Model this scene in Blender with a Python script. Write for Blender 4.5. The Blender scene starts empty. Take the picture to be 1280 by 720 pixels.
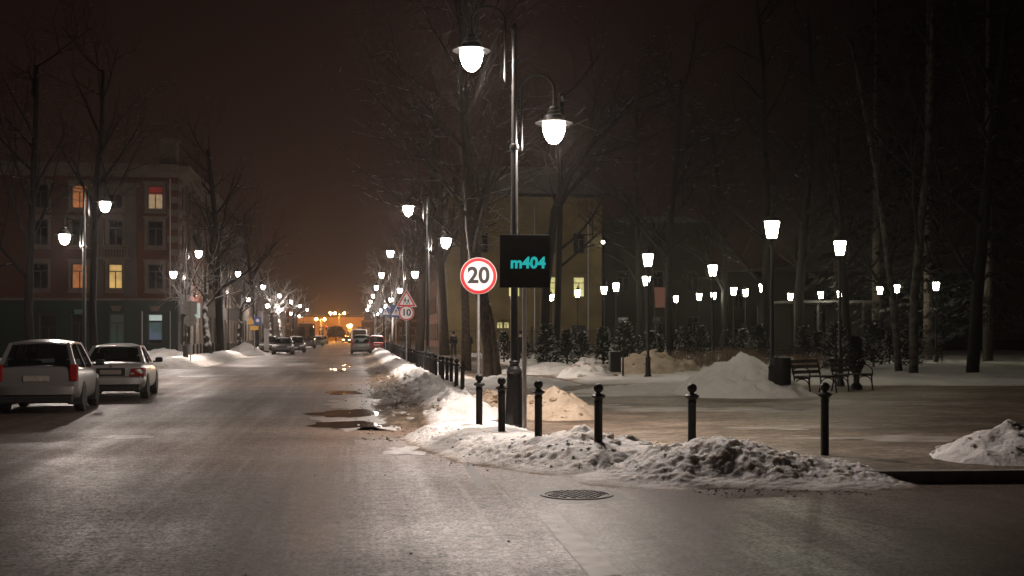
import bpy, bmesh, math, random
from mathutils import Vector, Matrix, noise
R = math.radians
random.seed(7)
C = bpy.context.scene.collection
scene = bpy.context.scene

# ------------------------------------------------------------------ camera frame (used to survey positions of things on the ground)
TH = math.atan(194 / 1500.0)
CAMZ = 1.65
FX, FY = math.sin(TH), math.cos(TH)
RX, RY = math.cos(TH), -math.sin(TH)

def P(px, d, z=0.0):
    """world point seen in column px at depth d metres"""
    lat = (px - 640) / 1500.0 * d
    return Vector((d * FX + lat * RX, d * FY + lat * RY, z))

def Gd(py, z=0.0):
    return 1500.0 * (CAMZ - z) / (py - 419.0)

def G(px, py, z=0.0):
    return P(px, Gd(py, z), z)

# ------------------------------------------------------------------ materials
def new_mat(name):
    m = bpy.data.materials.new(name)
    m.use_nodes = True
    return m, m.node_tree.nodes, m.node_tree.links, m.node_tree.nodes['Principled BSDF']

def pm(name, c1, c2=None, scale=6.0, rough=0.6, bump=0.0, bscale=30.0, metal=0.0, spec=0.5, detail=6.0, rvar=0.0):
    m, N, L, b = new_mat(name)
    c2 = c2 or tuple(x * 0.72 for x in c1)
    tc = N.new('ShaderNodeTexCoord')
    n = N.new('ShaderNodeTexNoise'); n.inputs['Scale'].default_value = scale; n.inputs['Detail'].default_value = detail
    L.new(tc.outputs['Object'], n.inputs['Vector'])
    r = N.new('ShaderNodeValToRGB')
    r.color_ramp.elements[0].position = 0.32; r.color_ramp.elements[0].color = (*c2, 1)
    r.color_ramp.elements[1].position = 0.68; r.color_ramp.elements[1].color = (*c1, 1)
    L.new(n.outputs['Fac'], r.inputs['Fac']); L.new(r.outputs['Color'], b.inputs['Base Color'])
    b.inputs['Roughness'].default_value = rough; b.inputs['Metallic'].default_value = metal
    b.inputs['Specular IOR Level'].default_value = spec
    if rvar:
        mr = N.new('ShaderNodeMapRange'); mr.inputs['To Min'].default_value = rough - rvar; mr.inputs['To Max'].default_value = rough + rvar
        L.new(n.outputs['Fac'], mr.inputs['Value']); L.new(mr.outputs['Result'], b.inputs['Roughness'])
    if bump:
        n2 = N.new('ShaderNodeTexNoise'); n2.inputs['Scale'].default_value = bscale; n2.inputs['Detail'].default_value = 5
        L.new(tc.outputs['Object'], n2.inputs['Vector'])
        bp = N.new('ShaderNodeBump'); bp.inputs['Strength'].default_value = bump; bp.inputs['Distance'].default_value = 0.05
        L.new(n2.outputs['Fac'], bp.inputs['Height']); L.new(bp.outputs['Normal'], b.inputs['Normal'])
    return m

def em(name, col, strength, base=(0.8, 0.8, 0.8)):
    m, N, L, b = new_mat(name)
    b.inputs['Base Color'].default_value = (*base, 1)
    b.inputs['Emission Color'].default_value = (*col, 1)
    b.inputs['Emission Strength'].default_value = strength
    return m

def glass(name, tint=(0.55, 0.6, 0.62), mix=0.14, rough=0.05):
    m, N, L, b = new_mat(name)
    out = N['Material Output']
    t = N.new('ShaderNodeBsdfTransparent'); t.inputs['Color'].default_value = (*tint, 1)
    g = N.new('ShaderNodeBsdfGlossy'); g.inputs['Roughness'].default_value = rough; g.inputs['Color'].default_value = (0.9, 0.9, 0.9, 1)
    mx = N.new('ShaderNodeMixShader'); mx.inputs['Fac'].default_value = mix
    L.new(t.outputs[0], mx.inputs[1]); L.new(g.outputs[0], mx.inputs[2]); L.new(mx.outputs[0], out.inputs['Surface'])
    N.remove(b)
    return m

LAMP_E, PARK_E, ORANGE_E = 2350.0, 88.0, 1300.0
M = {}
M['black_iron'] = pm('black_iron', (0.016, 0.015, 0.015), (0.009, 0.009, 0.009), 20, 0.5, 0.04, 60, 0.0, 0.22)
M['lamp_iron'] = pm('lamp_iron', (0.03, 0.029, 0.028), (0.018, 0.018, 0.018), 14, 0.34, 0.05, 40, 0.3, 0.5)
M['galv'] = pm('galv', (0.42, 0.41, 0.40), (0.30, 0.29, 0.28), 25, 0.5, 0.03, 60, 0.6)
M['white_lamp'] = em('white_lamp', (1.0, 0.855, 0.765), LAMP_E)
M['bowl_glow'] = em('bowl_glow', (1.0, 0.88, 0.79), 36.0)
M['park_lamp'] = em('park_lamp', (1.0, 0.94, 0.72), PARK_E)
M['orange_lamp'] = em('orange_lamp', (1.0, 0.40, 0.085), ORANGE_E)
M['sign_white'] = pm('sign_white', (0.80, 0.77, 0.78), (0.70, 0.68, 0.69), 4, 0.45)
M['sign_red'] = pm('sign_red', (0.55, 0.025, 0.03), (0.47, 0.02, 0.025), 6, 0.4)
M['sign_black'] = pm('sign_black', (0.03, 0.03, 0.032), (0.02, 0.02, 0.02), 6, 0.5)
M['sign_blue'] = pm('sign_blue', (0.025, 0.07, 0.26), (0.02, 0.05, 0.2), 6, 0.4)
M['sign_back'] = pm('sign_back', (0.52, 0.50, 0.48), (0.42, 0.40, 0.38), 5, 0.5)
M['sign_yellow'] = pm('sign_yellow', (0.75, 0.42, 0.05), (0.65, 0.36, 0.05), 6, 0.45)
M['screen_black'] = pm('screen_black', (0.0022, 0.0022, 0.0022), (0.0015, 0.0015, 0.0015), 6, 0.75, spec=0.05)
M['screen_cyan'] = em('screen_cyan', (0.02, 0.62, 0.60), 0.62, (0.02, 0.2, 0.2))
M['bark'] = pm('bark', (0.11, 0.085, 0.065), (0.05, 0.038, 0.03), 9, 0.9, 0.6, 24)
M['kerb'] = pm('kerb', (0.30, 0.27, 0.24), (0.18, 0.16, 0.14), 5, 0.8, 0.3, 40)
M['tyre'] = pm('tyre', (0.014, 0.014, 0.014), (0.03, 0.027, 0.025), 10, 0.85, 0.2, 40)
M['rim'] = pm('rim', (0.38, 0.37, 0.36), (0.22, 0.20, 0.19), 8, 0.4, metal=0.7)
M['dark_trim'] = pm('dark_trim', (0.02, 0.02, 0.02), (0.012, 0.012, 0.012), 10, 0.6)
M['interior'] = pm('interior', (0.022, 0.021, 0.02), (0.012, 0.012, 0.012), 10, 0.85)
M['car_glass'] = glass('car_glass', (0.42, 0.46, 0.47), 0.12, 0.06)
M['window_glass'] = glass('window_glass', (0.25, 0.27, 0.28), 0.12, 0.06)
M['tail_red'] = pm('tail_red', (0.34, 0.018, 0.014), (0.22, 0.012, 0.01), 20, 0.16)
M['tail_lit'] = em('tail_lit', (1.0, 0.10, 0.06), 5.0, (0.5, 0.02, 0.02))
M['head_glass'] = pm('head_glass', (0.62, 0.62, 0.60), (0.45, 0.45, 0.44), 20, 0.15)
M['head_lit'] = em('head_lit', (1.0, 0.86, 0.58), 22.0)
M['plate'] = pm('plate', (0.45, 0.40, 0.34), (0.33, 0.28, 0.24), 14, 0.6)
M['slat_wood'] = pm('slat_wood', (0.07, 0.045, 0.03), (0.04, 0.026, 0.018), 12, 0.7, 0.2, 40)
M['coat_dark'] = pm('coat_dark', (0.015, 0.015, 0.02), (0.009, 0.009, 0.012), 12, 0.9)
M['coat_navy'] = pm('coat_navy', (0.014, 0.02, 0.04), (0.009, 0.012, 0.025), 12, 0.9)
M['trousers'] = pm('trousers', (0.013, 0.013, 0.015), (0.01, 0.01, 0.01), 12, 0.9)
M['skin'] = pm('skin', (0.45, 0.28, 0.2), (0.38, 0.23, 0.17), 12, 0.6)
M['hair_dark'] = pm('hair_dark', (0.02, 0.014, 0.01), (0.01, 0.008, 0.006), 30, 0.8)

def paint(name, c, rough=0.32, dirt=0.35):
    m, N, L, b = new_mat(name)
    tc = N.new('ShaderNodeTexCoord')
    n = N.new('ShaderNodeTexNoise'); n.inputs['Scale'].default_value = 3.5; n.inputs['Detail'].default_value = 8
    L.new(tc.outputs['Object'], n.inputs['Vector'])
    sp = N.new('ShaderNodeSeparateXYZ'); L.new(tc.outputs['Object'], sp.inputs[0])
    mr = N.new('ShaderNodeMapRange'); mr.inputs['From Min'].default_value = 0.95; mr.inputs['From Max'].default_value = 0.2
    mr.inputs['To Min'].default_value = 0.05; mr.inputs['To Max'].default_value = 1.0
    L.new(sp.outputs['Z'], mr.inputs['Value'])
    mu = N.new('ShaderNodeMath'); mu.operation = 'MULTIPLY'; L.new(n.outputs['Fac'], mu.inputs[0]); L.new(mr.outputs[0], mu.inputs[1])
    mu2 = N.new('ShaderNodeMath'); mu2.operation = 'MULTIPLY'; mu2.inputs[1].default_value = dirt * 2.2; mu2.use_clamp = True
    L.new(mu.outputs[0], mu2.inputs[0])
    mx = N.new('ShaderNodeMix'); mx.data_type = 'RGBA'
    L.new(mu2.outputs[0], mx.inputs['Factor']); mx.inputs[6].default_value = (*c, 1); mx.inputs[7].default_value = (0.13, 0.10, 0.08, 1)
    L.new(mx.outputs[2], b.inputs['Base Color'])
    rr = N.new('ShaderNodeMapRange'); rr.inputs['To Min'].default_value = rough; rr.inputs['To Max'].default_value = 0.75
    L.new(mu2.outputs[0], rr.inputs['Value']); L.new(rr.outputs[0], b.inputs['Roughness'])
    b.inputs['Metallic'].default_value = 0.25
    b.inputs['Coat Weight'].default_value = 0.3; b.inputs['Coat Roughness'].default_value = 0.12
    return m

M['silver_paint'] = paint('silver_paint', (0.62, 0.60, 0.575))
M['grey_paint'] = paint('grey_paint', (0.25, 0.24, 0.235))
M['dark_paint'] = paint('dark_paint', (0.05, 0.055, 0.06))
M['black_paint'] = paint('black_paint', (0.018, 0.018, 0.02))
M['red_paint'] = paint('red_paint', (0.22, 0.010, 0.016))
M['white_paint'] = paint('white_paint', (0.62, 0.61, 0.6))
M['green_grey_paint'] = paint('green_grey_paint', (0.13, 0.145, 0.135))

def snow_mat(name, clean=(0.76, 0.75, 0.74), dirt=(0.20, 0.145, 0.10), rough=0.75, nscale=3.0, cover=0.0, bump=0.5, sss=0.0):
    """snow with a vertex 'dirt' attribute: slush and road grit lying in it"""
    m, N, L, b = new_mat(name)
    tc = N.new('ShaderNodeTexCoord')
    at = N.new('ShaderNodeAttribute'); at.attribute_name = 'dirt'
    n = N.new('ShaderNodeTexNoise'); n.inputs['Scale'].default_value = nscale; n.inputs['Detail'].default_value = 10; n.inputs['Roughness'].default_value = 0.65
    L.new(tc.outputs['Object'], n.inputs['Vector'])
    ma = N.new('ShaderNodeMath'); ma.operation = 'MULTIPLY_ADD'; ma.inputs[1].default_value = 1.1; ma.inputs[2].default_value = -0.55 + cover
    L.new(n.outputs['Fac'], ma.inputs[0])
    ad = N.new('ShaderNodeMath'); ad.operation = 'ADD'; L.new(ma.outputs[0], ad.inputs[0]); L.new(at.outputs['Fac'], ad.inputs[1])
    ad.use_clamp = True
    rp = N.new('ShaderNodeValToRGB')
    rp.color_ramp.elements[0].position = 0.08; rp.color_ramp.elements[0].color = (*clean, 1)
    rp.color_ramp.elements[1].position = 0.95; rp.color_ramp.elements[1].color = tuple(x * 0.35 for x in dirt) + (1,)
    e = rp.color_ramp.elements.new(0.5); e.color = (*[0.5 * a + 0.5 * d for a, d in zip(clean, dirt)], 1)
    e = rp.color_ramp.elements.new(0.75); e.color = (*dirt, 1)
    L.new(ad.outputs[0], rp.inputs['Fac'])
    # fine grit
    g = N.new('ShaderNodeTexNoise'); g.inputs['Scale'].default_value = 55; g.inputs['Detail'].default_value = 3
    L.new(tc.outputs['Object'], g.inputs['Vector'])
    gr = N.new('ShaderNodeValToRGB'); gr.color_ramp.elements[0].position = 0.30; gr.color_ramp.elements[0].color = (0.45, 0.38, 0.30, 1)
    gr.color_ramp.elements[1].position = 0.43; gr.color_ramp.elements[1].color = (1, 1, 1, 1)
    L.new(g.outputs['Fac'], gr.inputs['Fac'])
    mx = N.new('ShaderNodeMix'); mx.data_type = 'RGBA'; mx.blend_type = 'MULTIPLY'; mx.inputs['Factor'].default_value = 0.8
    L.new(rp.outputs['Color'], mx.inputs[6]); L.new(gr.outputs['Color'], mx.inputs[7])
    L.new(mx.outputs[2], b.inputs['Base Color'])
    b.inputs['Roughness'].default_value = rough
    b.inputs['Specular IOR Level'].default_value = 0.3
    if sss:
        b.inputs['Subsurface Weight'].default_value = sss; b.inputs['Subsurface Radius'].default_value = (1, .85, .7); b.inputs['Subsurface Scale'].default_value = .10
    n2 = N.new('ShaderNodeTexNoise'); n2.inputs['Scale'].default_value = 13; n2.inputs['Detail'].default_value = 10
    L.new(tc.outputs['Object'], n2.inputs['Vector'])
    bp = N.new('ShaderNodeBump'); bp.inputs['Strength'].default_value = bump; bp.inputs['Distance'].default_value = 0.06
    L.new(n2.outputs['Fac'], bp.inputs['Height']); L.new(bp.outputs['Normal'], b.inputs['Normal'])
    return m

M['snow'] = snow_mat('snow', sss=.6)
M['snow_sandy'] = snow_mat('snow_sandy', (0.50, 0.42, 0.33), (0.24, 0.16, 0.09), 0.8, 3.5, 0.18)
M['snow_soft'] = snow_mat('snow_soft', (0.66, 0.64, 0.61), (0.28, 0.22, 0.16), 0.8, 1.2, 0.02, 0.35)
M['roof_snow'] = pm('roof_snow', (0.7, 0.69, 0.68), (0.6, 0.59, 0.58), 5, 0.8, 0.4, 20)

def snowy_bark(name, c1, c2, amount=0.45, snow=(0.72, 0.71, 0.69), scale=7.0):
    """bark with snow lying on the upward side of limbs"""
    m, N, L, b = new_mat(name)
    tc = N.new('ShaderNodeTexCoord'); ge = N.new('ShaderNodeNewGeometry')
    n = N.new('ShaderNodeTexNoise'); n.inputs['Scale'].default_value = scale; n.inputs['Detail'].default_value = 7
    L.new(tc.outputs['Object'], n.inputs['Vector'])
    r = N.new('ShaderNodeValToRGB'); r.color_ramp.elements[0].position = 0.35; r.color_ramp.elements[0].color = (*c2, 1)
    r.color_ramp.elements[1].position = 0.65; r.color_ramp.elements[1].color = (*c1, 1)
    L.new(n.outputs['Fac'], r.inputs['Fac'])
    sp = N.new('ShaderNodeSeparateXYZ'); L.new(ge.outputs['Normal'], sp.inputs[0])
    n3 = N.new('ShaderNodeTexNoise'); n3.inputs['Scale'].default_value = 2.2; L.new(tc.outputs['Object'], n3.inputs['Vector'])
    a = N.new('ShaderNodeMath'); a.operation = 'MULTIPLY_ADD'; a.inputs[1].default_value = 1.6; a.inputs[2].default_value = -0.8
    L.new(n3.outputs['Fac'], a.inputs[0])
    s = N.new('ShaderNodeMath'); s.operation = 'ADD'; L.new(sp.outputs['Z'], s.inputs[0]); L.new(a.outputs[0], s.inputs[1])
    mr = N.new('ShaderNodeMapRange'); mr.inputs['From Min'].default_value = 1.0 - amount - 0.08; mr.inputs['From Max'].default_value = 1.0 - amount + 0.08
    L.new(s.outputs[0], mr.inputs['Value'])
    mx = N.new('ShaderNodeMix'); mx.data_type = 'RGBA'; L.new(mr.outputs[0], mx.inputs['Factor'])
    L.new(r.outputs['Color'], mx.inputs[6]); mx.inputs[7].default_value = (*snow, 1)
    L.new(mx.outputs[2], b.inputs['Base Color']); b.inputs['Roughness'].default_value = 0.85
    b.inputs['Specular IOR Level'].default_value = 0.25
    n2 = N.new('ShaderNodeTexNoise'); n2.inputs['Scale'].default_value = 26; n2.inputs['Detail'].default_value = 6
    L.new(tc.outputs['Object'], n2.inputs['Vector'])
    bp = N.new('ShaderNodeBump'); bp.inputs['Strength'].default_value = 0.6; bp.inputs['Distance'].default_value = 0.03
    L.new(n2.outputs['Fac'], bp.inputs['Height']); L.new(bp.outputs['Normal'], b.inputs['Normal'])
    return m

M['bark_snow'] = snowy_bark('bark_snow', (0.065, 0.048, 0.035), (0.026, 0.02, 0.015), 0.30)
M['bark_dark'] = snowy_bark('bark_dark', (0.012, 0.0095, 0.0075), (0.006, 0.005, 0.004), 0.06)
M['bark_pollard'] = snowy_bark('bark_pollard', (0.05, 0.04, 0.032), (0.025, 0.02, 0.016), 0.85)
M['bark_frost'] = snowy_bark('bark_frost', (0.3, 0.29, 0.28), (0.06, 0.055, 0.05), 1.35)
M['bark_birch'] = snowy_bark('bark_birch', (0.085, 0.078, 0.064), (0.012, 0.010, 0.009), 0.03, scale=4.0)
M['needles'] = snowy_bark('needles', (0.02, 0.027, 0.015), (0.009, 0.013, 0.008), 0.30, scale=9)
M['needles_dark'] = snowy_bark('needles_dark', (0.008, 0.009, 0.007), (0.004, 0.004, 0.004), -0.3, scale=9)

# ------------------------------------------------------------------ mesh builder
class MB:
    def __init__(self):
        self.bm = bmesh.new()
    def box(self, c, s, rz=0.0, bevel=0.0, rx=0.0, ry=0.0):
        m = Matrix.Translation(Vector(c)) @ Matrix.Rotation(rz, 4, 'Z') @ Matrix.Rotation(ry, 4, 'Y') @ Matrix.Rotation(rx, 4, 'X') @ Matrix.Diagonal((s[0], s[1], s[2], 1))
        r = bmesh.ops.create_cube(self.bm, size=1.0, matrix=m)
        if bevel:
            es = list({e for v in r['verts'] for e in v.link_edges})
            bmesh.ops.bevel(self.bm, geom=es, offset=bevel, segments=2, profile=0.5, affect='EDGES')
        return self
    def tube(self, pts, rad, n=8, cap=True):
        pts = [Vector(p) for p in pts]
        if not isinstance(rad, (list, tuple)): rad = [rad] * len(pts)
        rings = []
        up = None
        for i, p in enumerate(pts):
            t = (pts[min(i + 1, len(pts) - 1)] - pts[max(i - 1, 0)])
            if t.length < 1e-9: t = Vector((0, 0, 1))
            t.normalize()
            if up is None:
                up = Vector((0, 0, 1)) if abs(t.z) < 0.9 else Vector((1, 0, 0))
            s = t.cross(up)
            if s.length < 1e-6: s = t.cross(Vector((0, 1, 0.1)))
            s.normalize(); up = s.cross(t).normalized()
            rings.append([self.bm.verts.new(p + (s * math.cos(2 * math.pi * k / n) + up * math.sin(2 * math.pi * k / n)) * rad[i]) for k in range(n)])
        for a, b in zip(rings, rings[1:]):
            for k in range(n):
                self.bm.faces.new((a[k], a[(k + 1) % n], b[(k + 1) % n], b[k]))
        if cap and n > 2:
            self.bm.faces.new(rings[0][::-1]); self.bm.faces.new(rings[-1])
        return self
    def lathe(self, prof, n=16, c=(0, 0, 0), axis='Z', cap=True):
        c = Vector(c); rings = []
        for r, z in prof:
            ring = []
            for k in range(n):
                a = 2 * math.pi * (k + 0.5) / n
                v = Vector((r * math.cos(a), r * math.sin(a), z))
                if axis == 'Y': v = Vector((v.x, v.z, v.y))
                if axis == 'X': v = Vector((v.z, v.x, v.y))
                ring.append(self.bm.verts.new(c + v))
            rings.append(ring)
        for a, b in zip(rings, rings[1:]):
            for k in range(n):
                self.bm.faces.new((a[k], a[(k + 1) % n], b[(k + 1) % n], b[k]))
        if cap:
            self.bm.faces.new(rings[0][::-1]); self.bm.faces.new(rings[-1])
        return self
    def prism(self, poly, y0, y1, tf=None):
        """polygon in local XZ extruded along Y"""
        a = [self.bm.verts.new((x, y0, z)) for x, z in poly]
        b = [self.bm.verts.new((x, y1, z)) for x, z in poly]
        n = len(poly)
        self.bm.faces.new(a); self.bm.faces.new(b[::-1])
        for k in range(n): self.bm.faces.new((a[k], b[k], b[(k + 1) % n], a[(k + 1) % n]))
        return self
    def quad(self, *pts):
        self.bm.faces.new([self.bm.verts.new(p) for p in pts]); return self
    def slab(self, pts, th):
        """thickened polygon, given outer points"""
        pts = [Vector(p) for p in pts]
        nrm = (pts[1] - pts[0]).cross(pts[2] - pts[0]).normalized()
        a = [self.bm.verts.new(p) for p in pts]; b = [self.bm.verts.new(p - nrm * th) for p in pts]
        n = len(pts)
        self.bm.faces.new(a); self.bm.faces.new(b[::-1])
        for k in range(n): self.bm.faces.new((a[k], b[k], b[(k + 1) % n], a[(k + 1) % n]))
        return self
    def blob(self, c, r, sub=1, jit=0.25, sq=(1, 1, 1)):
        q = bmesh.ops.create_icosphere(self.bm, subdivisions=sub, radius=1.0)
        o = Vector((random.random() * 50, random.random() * 50, random.random() * 50))
        for v in q['verts']:
            k = 1 + jit * noise.noise(v.co * 1.7 + o) * 1.6
            v.co = Vector(c) + Vector((v.co.x * r * sq[0], v.co.y * r * sq[1], v.co.z * r * sq[2])) * k
        return self
    def build(self, name, mat, parent=None, smooth=False, subsurf=0, auto=None):
        me = bpy.data.meshes.new(name)
        bmesh.ops.recalc_face_normals(self.bm, faces=self.bm.faces[:])
        self.bm.to_mesh(me); self.bm.free()
        o = bpy.data.objects.new(name, me); C.objects.link(o)
        if mat: me.materials.append(M[mat] if isinstance(mat, str) else mat)
        if parent: o.parent = parent
        if smooth:
            for p in me.polygons: p.use_smooth = True
        if auto:
            me.set_sharp_from_angle(angle=R(auto))
        if subsurf:
            s = o.modifiers.new('Subsurf', 'SUBSURF'); s.levels = subsurf; s.render_levels = subsurf
        return o

def tag(o, label=None, cat=None, group=None, kind=None):
    if label: o['label'] = label
    if cat: o['category'] = cat
    if group: o['group'] = group
    if kind: o['kind'] = kind
    return o

def thing(name, label, cat, loc=(0, 0, 0), rz=0.0, group=None):
    o = bpy.data.objects.new(name, None); C.objects.link(o)
    o.empty_display_size = 0.2
    o.location = loc; o.rotation_euler = (0, 0, rz)
    return tag(o, label, cat, group)

KIDS = {}
def copy_tree(o, parent=None):
    c = o.copy(); C.objects.link(c)
    if parent: c.parent = parent
    for ch in list(o.children): copy_tree(ch, c)
    return c

def dup(o, loc, rz, label, group=None):
    c = copy_tree(o); c.location = loc; c.rotation_euler = (0, 0, rz); c['label'] = label
    if group: c['group'] = group
    return c

def text_mesh(name, body, size, mat, parent, loc, rot, extrude=0.002, offset=0.0, shear=0.0):
    cu = bpy.data.curves.new(name, 'FONT'); cu.body = body; cu.size = size; cu.align_x = 'CENTER'; cu.align_y = 'CENTER'
    cu.extrude = extrude; cu.offset = offset; cu.shear = shear
    t = bpy.data.objects.new(name, cu); C.objects.link(t)
    bpy.context.view_layer.update()
    me = bpy.data.meshes.new_from_object(t.evaluated_get(bpy.context.evaluated_depsgraph_get()))
    bpy.data.objects.remove(t)
    o = bpy.data.objects.new(name, me); C.objects.link(o); o.parent = parent; o.location = loc; o.rotation_euler = rot
    me.materials.clear(); me.materials.append(M[mat])
    return o

def fr(x, y, s=1.0, oct_=5, seed=0.0):
    return noise.fractal(Vector((x * s, y * s, seed)), 1.0, 2.0, oct_)

def sstep(a, b, x):
    t = max(0.0, min(1.0, (x - a) / (b - a))); return t * t * (3 - 2 * t)

def seg_dist(x, y, poly):
    best = 1e9
    for (ax, ay), (bx, by) in zip(poly, poly[1:]):
        dx, dy = bx - ax, by - ay
        t = max(0, min(1, ((x - ax) * dx + (y - ay) * dy) / (dx * dx + dy * dy)))
        best = min(best, math.hypot(x - ax - t * dx, y - ay - t * dy))
    return best

def heap(name, fn, x0, x1, y0, y1, res, mat, label=None, group=None, floor=-0.02, kind=None, cat='snow pile', chunks=(), resy=None):
    """piled snow: a height field fn(x,y)->(z,dirt); dropped where it is under the ground; plus loose chunks"""
    resy = resy or res
    nx, ny = int((x1 - x0) / res) + 1, int((y1 - y0) / resy) + 1
    bm = bmesh.new(); lay = bm.verts.layers.float.new('dirt')
    vs = {}
    for j in range(ny):
        for i in range(nx):
            x, y = x0 + i * res, y0 + j * resy
            z, dv = fn(x, y)
            v = bm.verts.new((x, y, z)); v[lay] = dv; vs[i, j] = v
    for j in range(ny - 1):
        for i in range(nx - 1):
            q = (vs[i, j], vs[i + 1, j], vs[i + 1, j + 1], vs[i, j + 1])
            if max(v.co.z for v in q) > floor: bm.faces.new(q)
    bmesh.ops.delete(bm, geom=[v for v in bm.verts if not v.link_faces], context='VERTS')
    for f in bm.faces: f.smooth = True
    rnd = random.Random(hash(name + str(x0)) % 9999 if False else int(abs(x0 * 97 + y0 * 31)))
    for (cx, cy, cr, cd) in chunks:
        z, _ = fn(cx, cy)
        q = bmesh.ops.create_icosphere(bm, subdivisions=2, radius=1.0)
        o = Vector((rnd.random() * 50, rnd.random() * 50, rnd.random() * 50))
        a, b_, c_ = rnd.uniform(.7, 1.3), rnd.uniform(.7, 1.3), rnd.uniform(.5, .95)
        ca, sa = math.cos(o.x), math.sin(o.x)
        for v in q['verts']:
            k = 1 + 0.55 * noise.noise(v.co * 1.3 + o) + 0.25 * noise.noise(v.co * 3.3 + o)
            ux, uy = v.co.x * cr * a * k, v.co.y * cr * b_ * k
            v.co = Vector((cx + ux * ca - uy * sa, cy + ux * sa + uy * ca, z - cr * .12 + v.co.z * cr * c_ * k)); v[lay] = cd
    me = bpy.data.meshes.new(name); bm.to_mesh(me); bm.free()
    o = bpy.data.objects.new(name, me); C.objects.link(o); me.materials.append(M[mat])
    if kind: tag(o, label, None, None, kind)
    else: tag(o, label, cat, group)
    return o
# ================================================================== SETTING
def asphalt_mat():
    m, N, L, b = new_mat('asphalt')
    tc = N.new('ShaderNodeTexCoord')
    def nz(scale, det=6, vec=None, rough=0.55):
        n = N.new('ShaderNodeTexNoise'); n.inputs['Scale'].default_value = scale; n.inputs['Detail'].default_value = det
        n.inputs['Roughness'].default_value = rough
        L.new(vec or tc.outputs['Object'], n.inputs['Vector']); return n.outputs['Fac']
    def mth(op, a, bb, clamp=False):
        x = N.new('ShaderNodeMath'); x.operation = op; x.use_clamp = clamp
        for i, v in enumerate((a, bb)):
            if isinstance(v, (int, float)): x.inputs[i].default_value = v
            else: L.new(v, x.inputs[i])
        return x.outputs[0]
    def mpr(v, a, b_, c, d):
        x = N.new('ShaderNodeMapRange'); L.new(v, x.inputs['Value'])
        for k, q in zip(('From Min', 'From Max', 'To Min', 'To Max'), (a, b_, c, d)): x.inputs[k].default_value = q
        return x.outputs[0]
    def stretched(sx, sy, rz=0.0):
        mp = N.new('ShaderNodeMapping'); mp.inputs['Scale'].default_value = (sx, sy, 1); mp.inputs['Rotation'].default_value = (0, 0, rz)
        L.new(tc.outputs['Object'], mp.inputs['Vector']); return mp.outputs['Vector']
    def mix(f, a, c, mode='MIX'):
        x = N.new('ShaderNodeMix'); x.data_type = 'RGBA'; x.blend_type = mode
        if isinstance(f, (int, float)): x.inputs['Factor'].default_value = f
        else: L.new(f, x.inputs['Factor'])
        for i, v in ((6, a), (7, c)):
            if isinstance(v, tuple): x.inputs[i].default_value = (*v, 1)
            else: L.new(v, x.inputs[i])
        return x.outputs[2]
    big = nz(0.22, 5); tracks = nz(1.0, 4, stretched(1.6, 0.05, 0.04)); arc = nz(1.0, 4, stretched(0.16, 0.55, 0.22))
    grit = mth('ADD', mth('MULTIPLY', nz(28, 3, None, .8), .5), mth('MULTIPLY', nz(7, 7, None, .85), .5)); mid = nz(6, 8, None, 0.7)
    base = mix(mpr(big, .35, .65, 0, 1), (0.060, 0.037, 0.026), (0.090, 0.062, 0.048))
    base = mix(mpr(tracks, .45, .68, 0, .6), base, (0.125, 0.100, 0.085))
    base = mix(mpr(arc, .50, .70, 0, .5), base, (0.13, 0.106, 0.092))
    base = mix(mpr(mid, .55, .75, 0, .45), base, (0.03, 0.022, 0.018))
    base = mix(mpr(grit, .43, .57, 0, 1), mix(1.0, base, (.40, .38, .36), 'MULTIPLY'), mix(1.0, base, (1.9, 1.86, 1.82), 'MULTIPLY'))
    # tyre tracks: narrow rubbed lines along the street and a sweep of turning tracks, broken up by noise
    lines = mpr(nz(1.0, 3, stretched(7.5, .035, -.02)), .56, .62, 0, 1)
    sx = N.new('ShaderNodeSeparateXYZ'); L.new(tc.outputs['Object'], sx.inputs[0])
    ex = mth('ADD', sx.outputs['X'], 22.0); ey = mth('SUBTRACT', sx.outputs['Y'], 3.0)
    rad = mth('SQRT', mth('ADD', mth('MULTIPLY', ex, ex), mth('MULTIPLY', ey, ey)), 0)
    cx = N.new('ShaderNodeCombineXYZ'); L.new(mth('MULTIPLY', rad, 2.6), cx.inputs['X'])
    turn = mpr(nz(1.0, 3, cx.outputs[0]), .55, .60, 0, 1)
    brk = mpr(nz(.45, 6, None, .7), .44, .60, 0, 1)
    base = mix(mth('MULTIPLY', mth('MULTIPLY', lines, brk), .55), base, (0.19, 0.16, 0.14))
    base = mix(mth('MULTIPLY', mth('MULTIPLY', turn, mth('SUBTRACT', 1.0, brk)), .5), base, (0.035, 0.024, 0.018))
    vo = N.new('ShaderNodeTexVoronoi'); vo.feature = 'DISTANCE_TO_EDGE'; vo.inputs['Scale'].default_value = .33
    wv = N.new('ShaderNodeMix'); wv.data_type = 'VECTOR'; wv.inputs['Factor'].default_value = .12
    nn = N.new('ShaderNodeTexNoise'); nn.inputs['Scale'].default_value = 1.6; nn.inputs['Detail'].default_value = 6; L.new(tc.outputs['Object'], nn.inputs['Vector'])
    L.new(tc.outputs['Object'], wv.inputs[4]); L.new(nn.outputs['Color'], wv.inputs[5]); L.new(wv.outputs[1], vo.inputs['Vector'])
    base = mix(mth('MULTIPLY', mpr(vo.outputs['Distance'], .003, .010, .55, 0), mpr(nz(.3, 4), .52, .60, 0, 1)), base, (0.02, 0.015, 0.012))
    # trodden sand at the crossing by the bollards
    sp = N.new('ShaderNodeSeparateXYZ'); L.new(tc.outputs['Object'], sp.inputs[0])
    dx = mth('MULTIPLY', mth('SUBTRACT', sp.outputs['X'], 1.0), 0.55); dy = mth('MULTIPLY', mth('SUBTRACT', sp.outputs['Y'], 21.5), 0.42)
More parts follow.
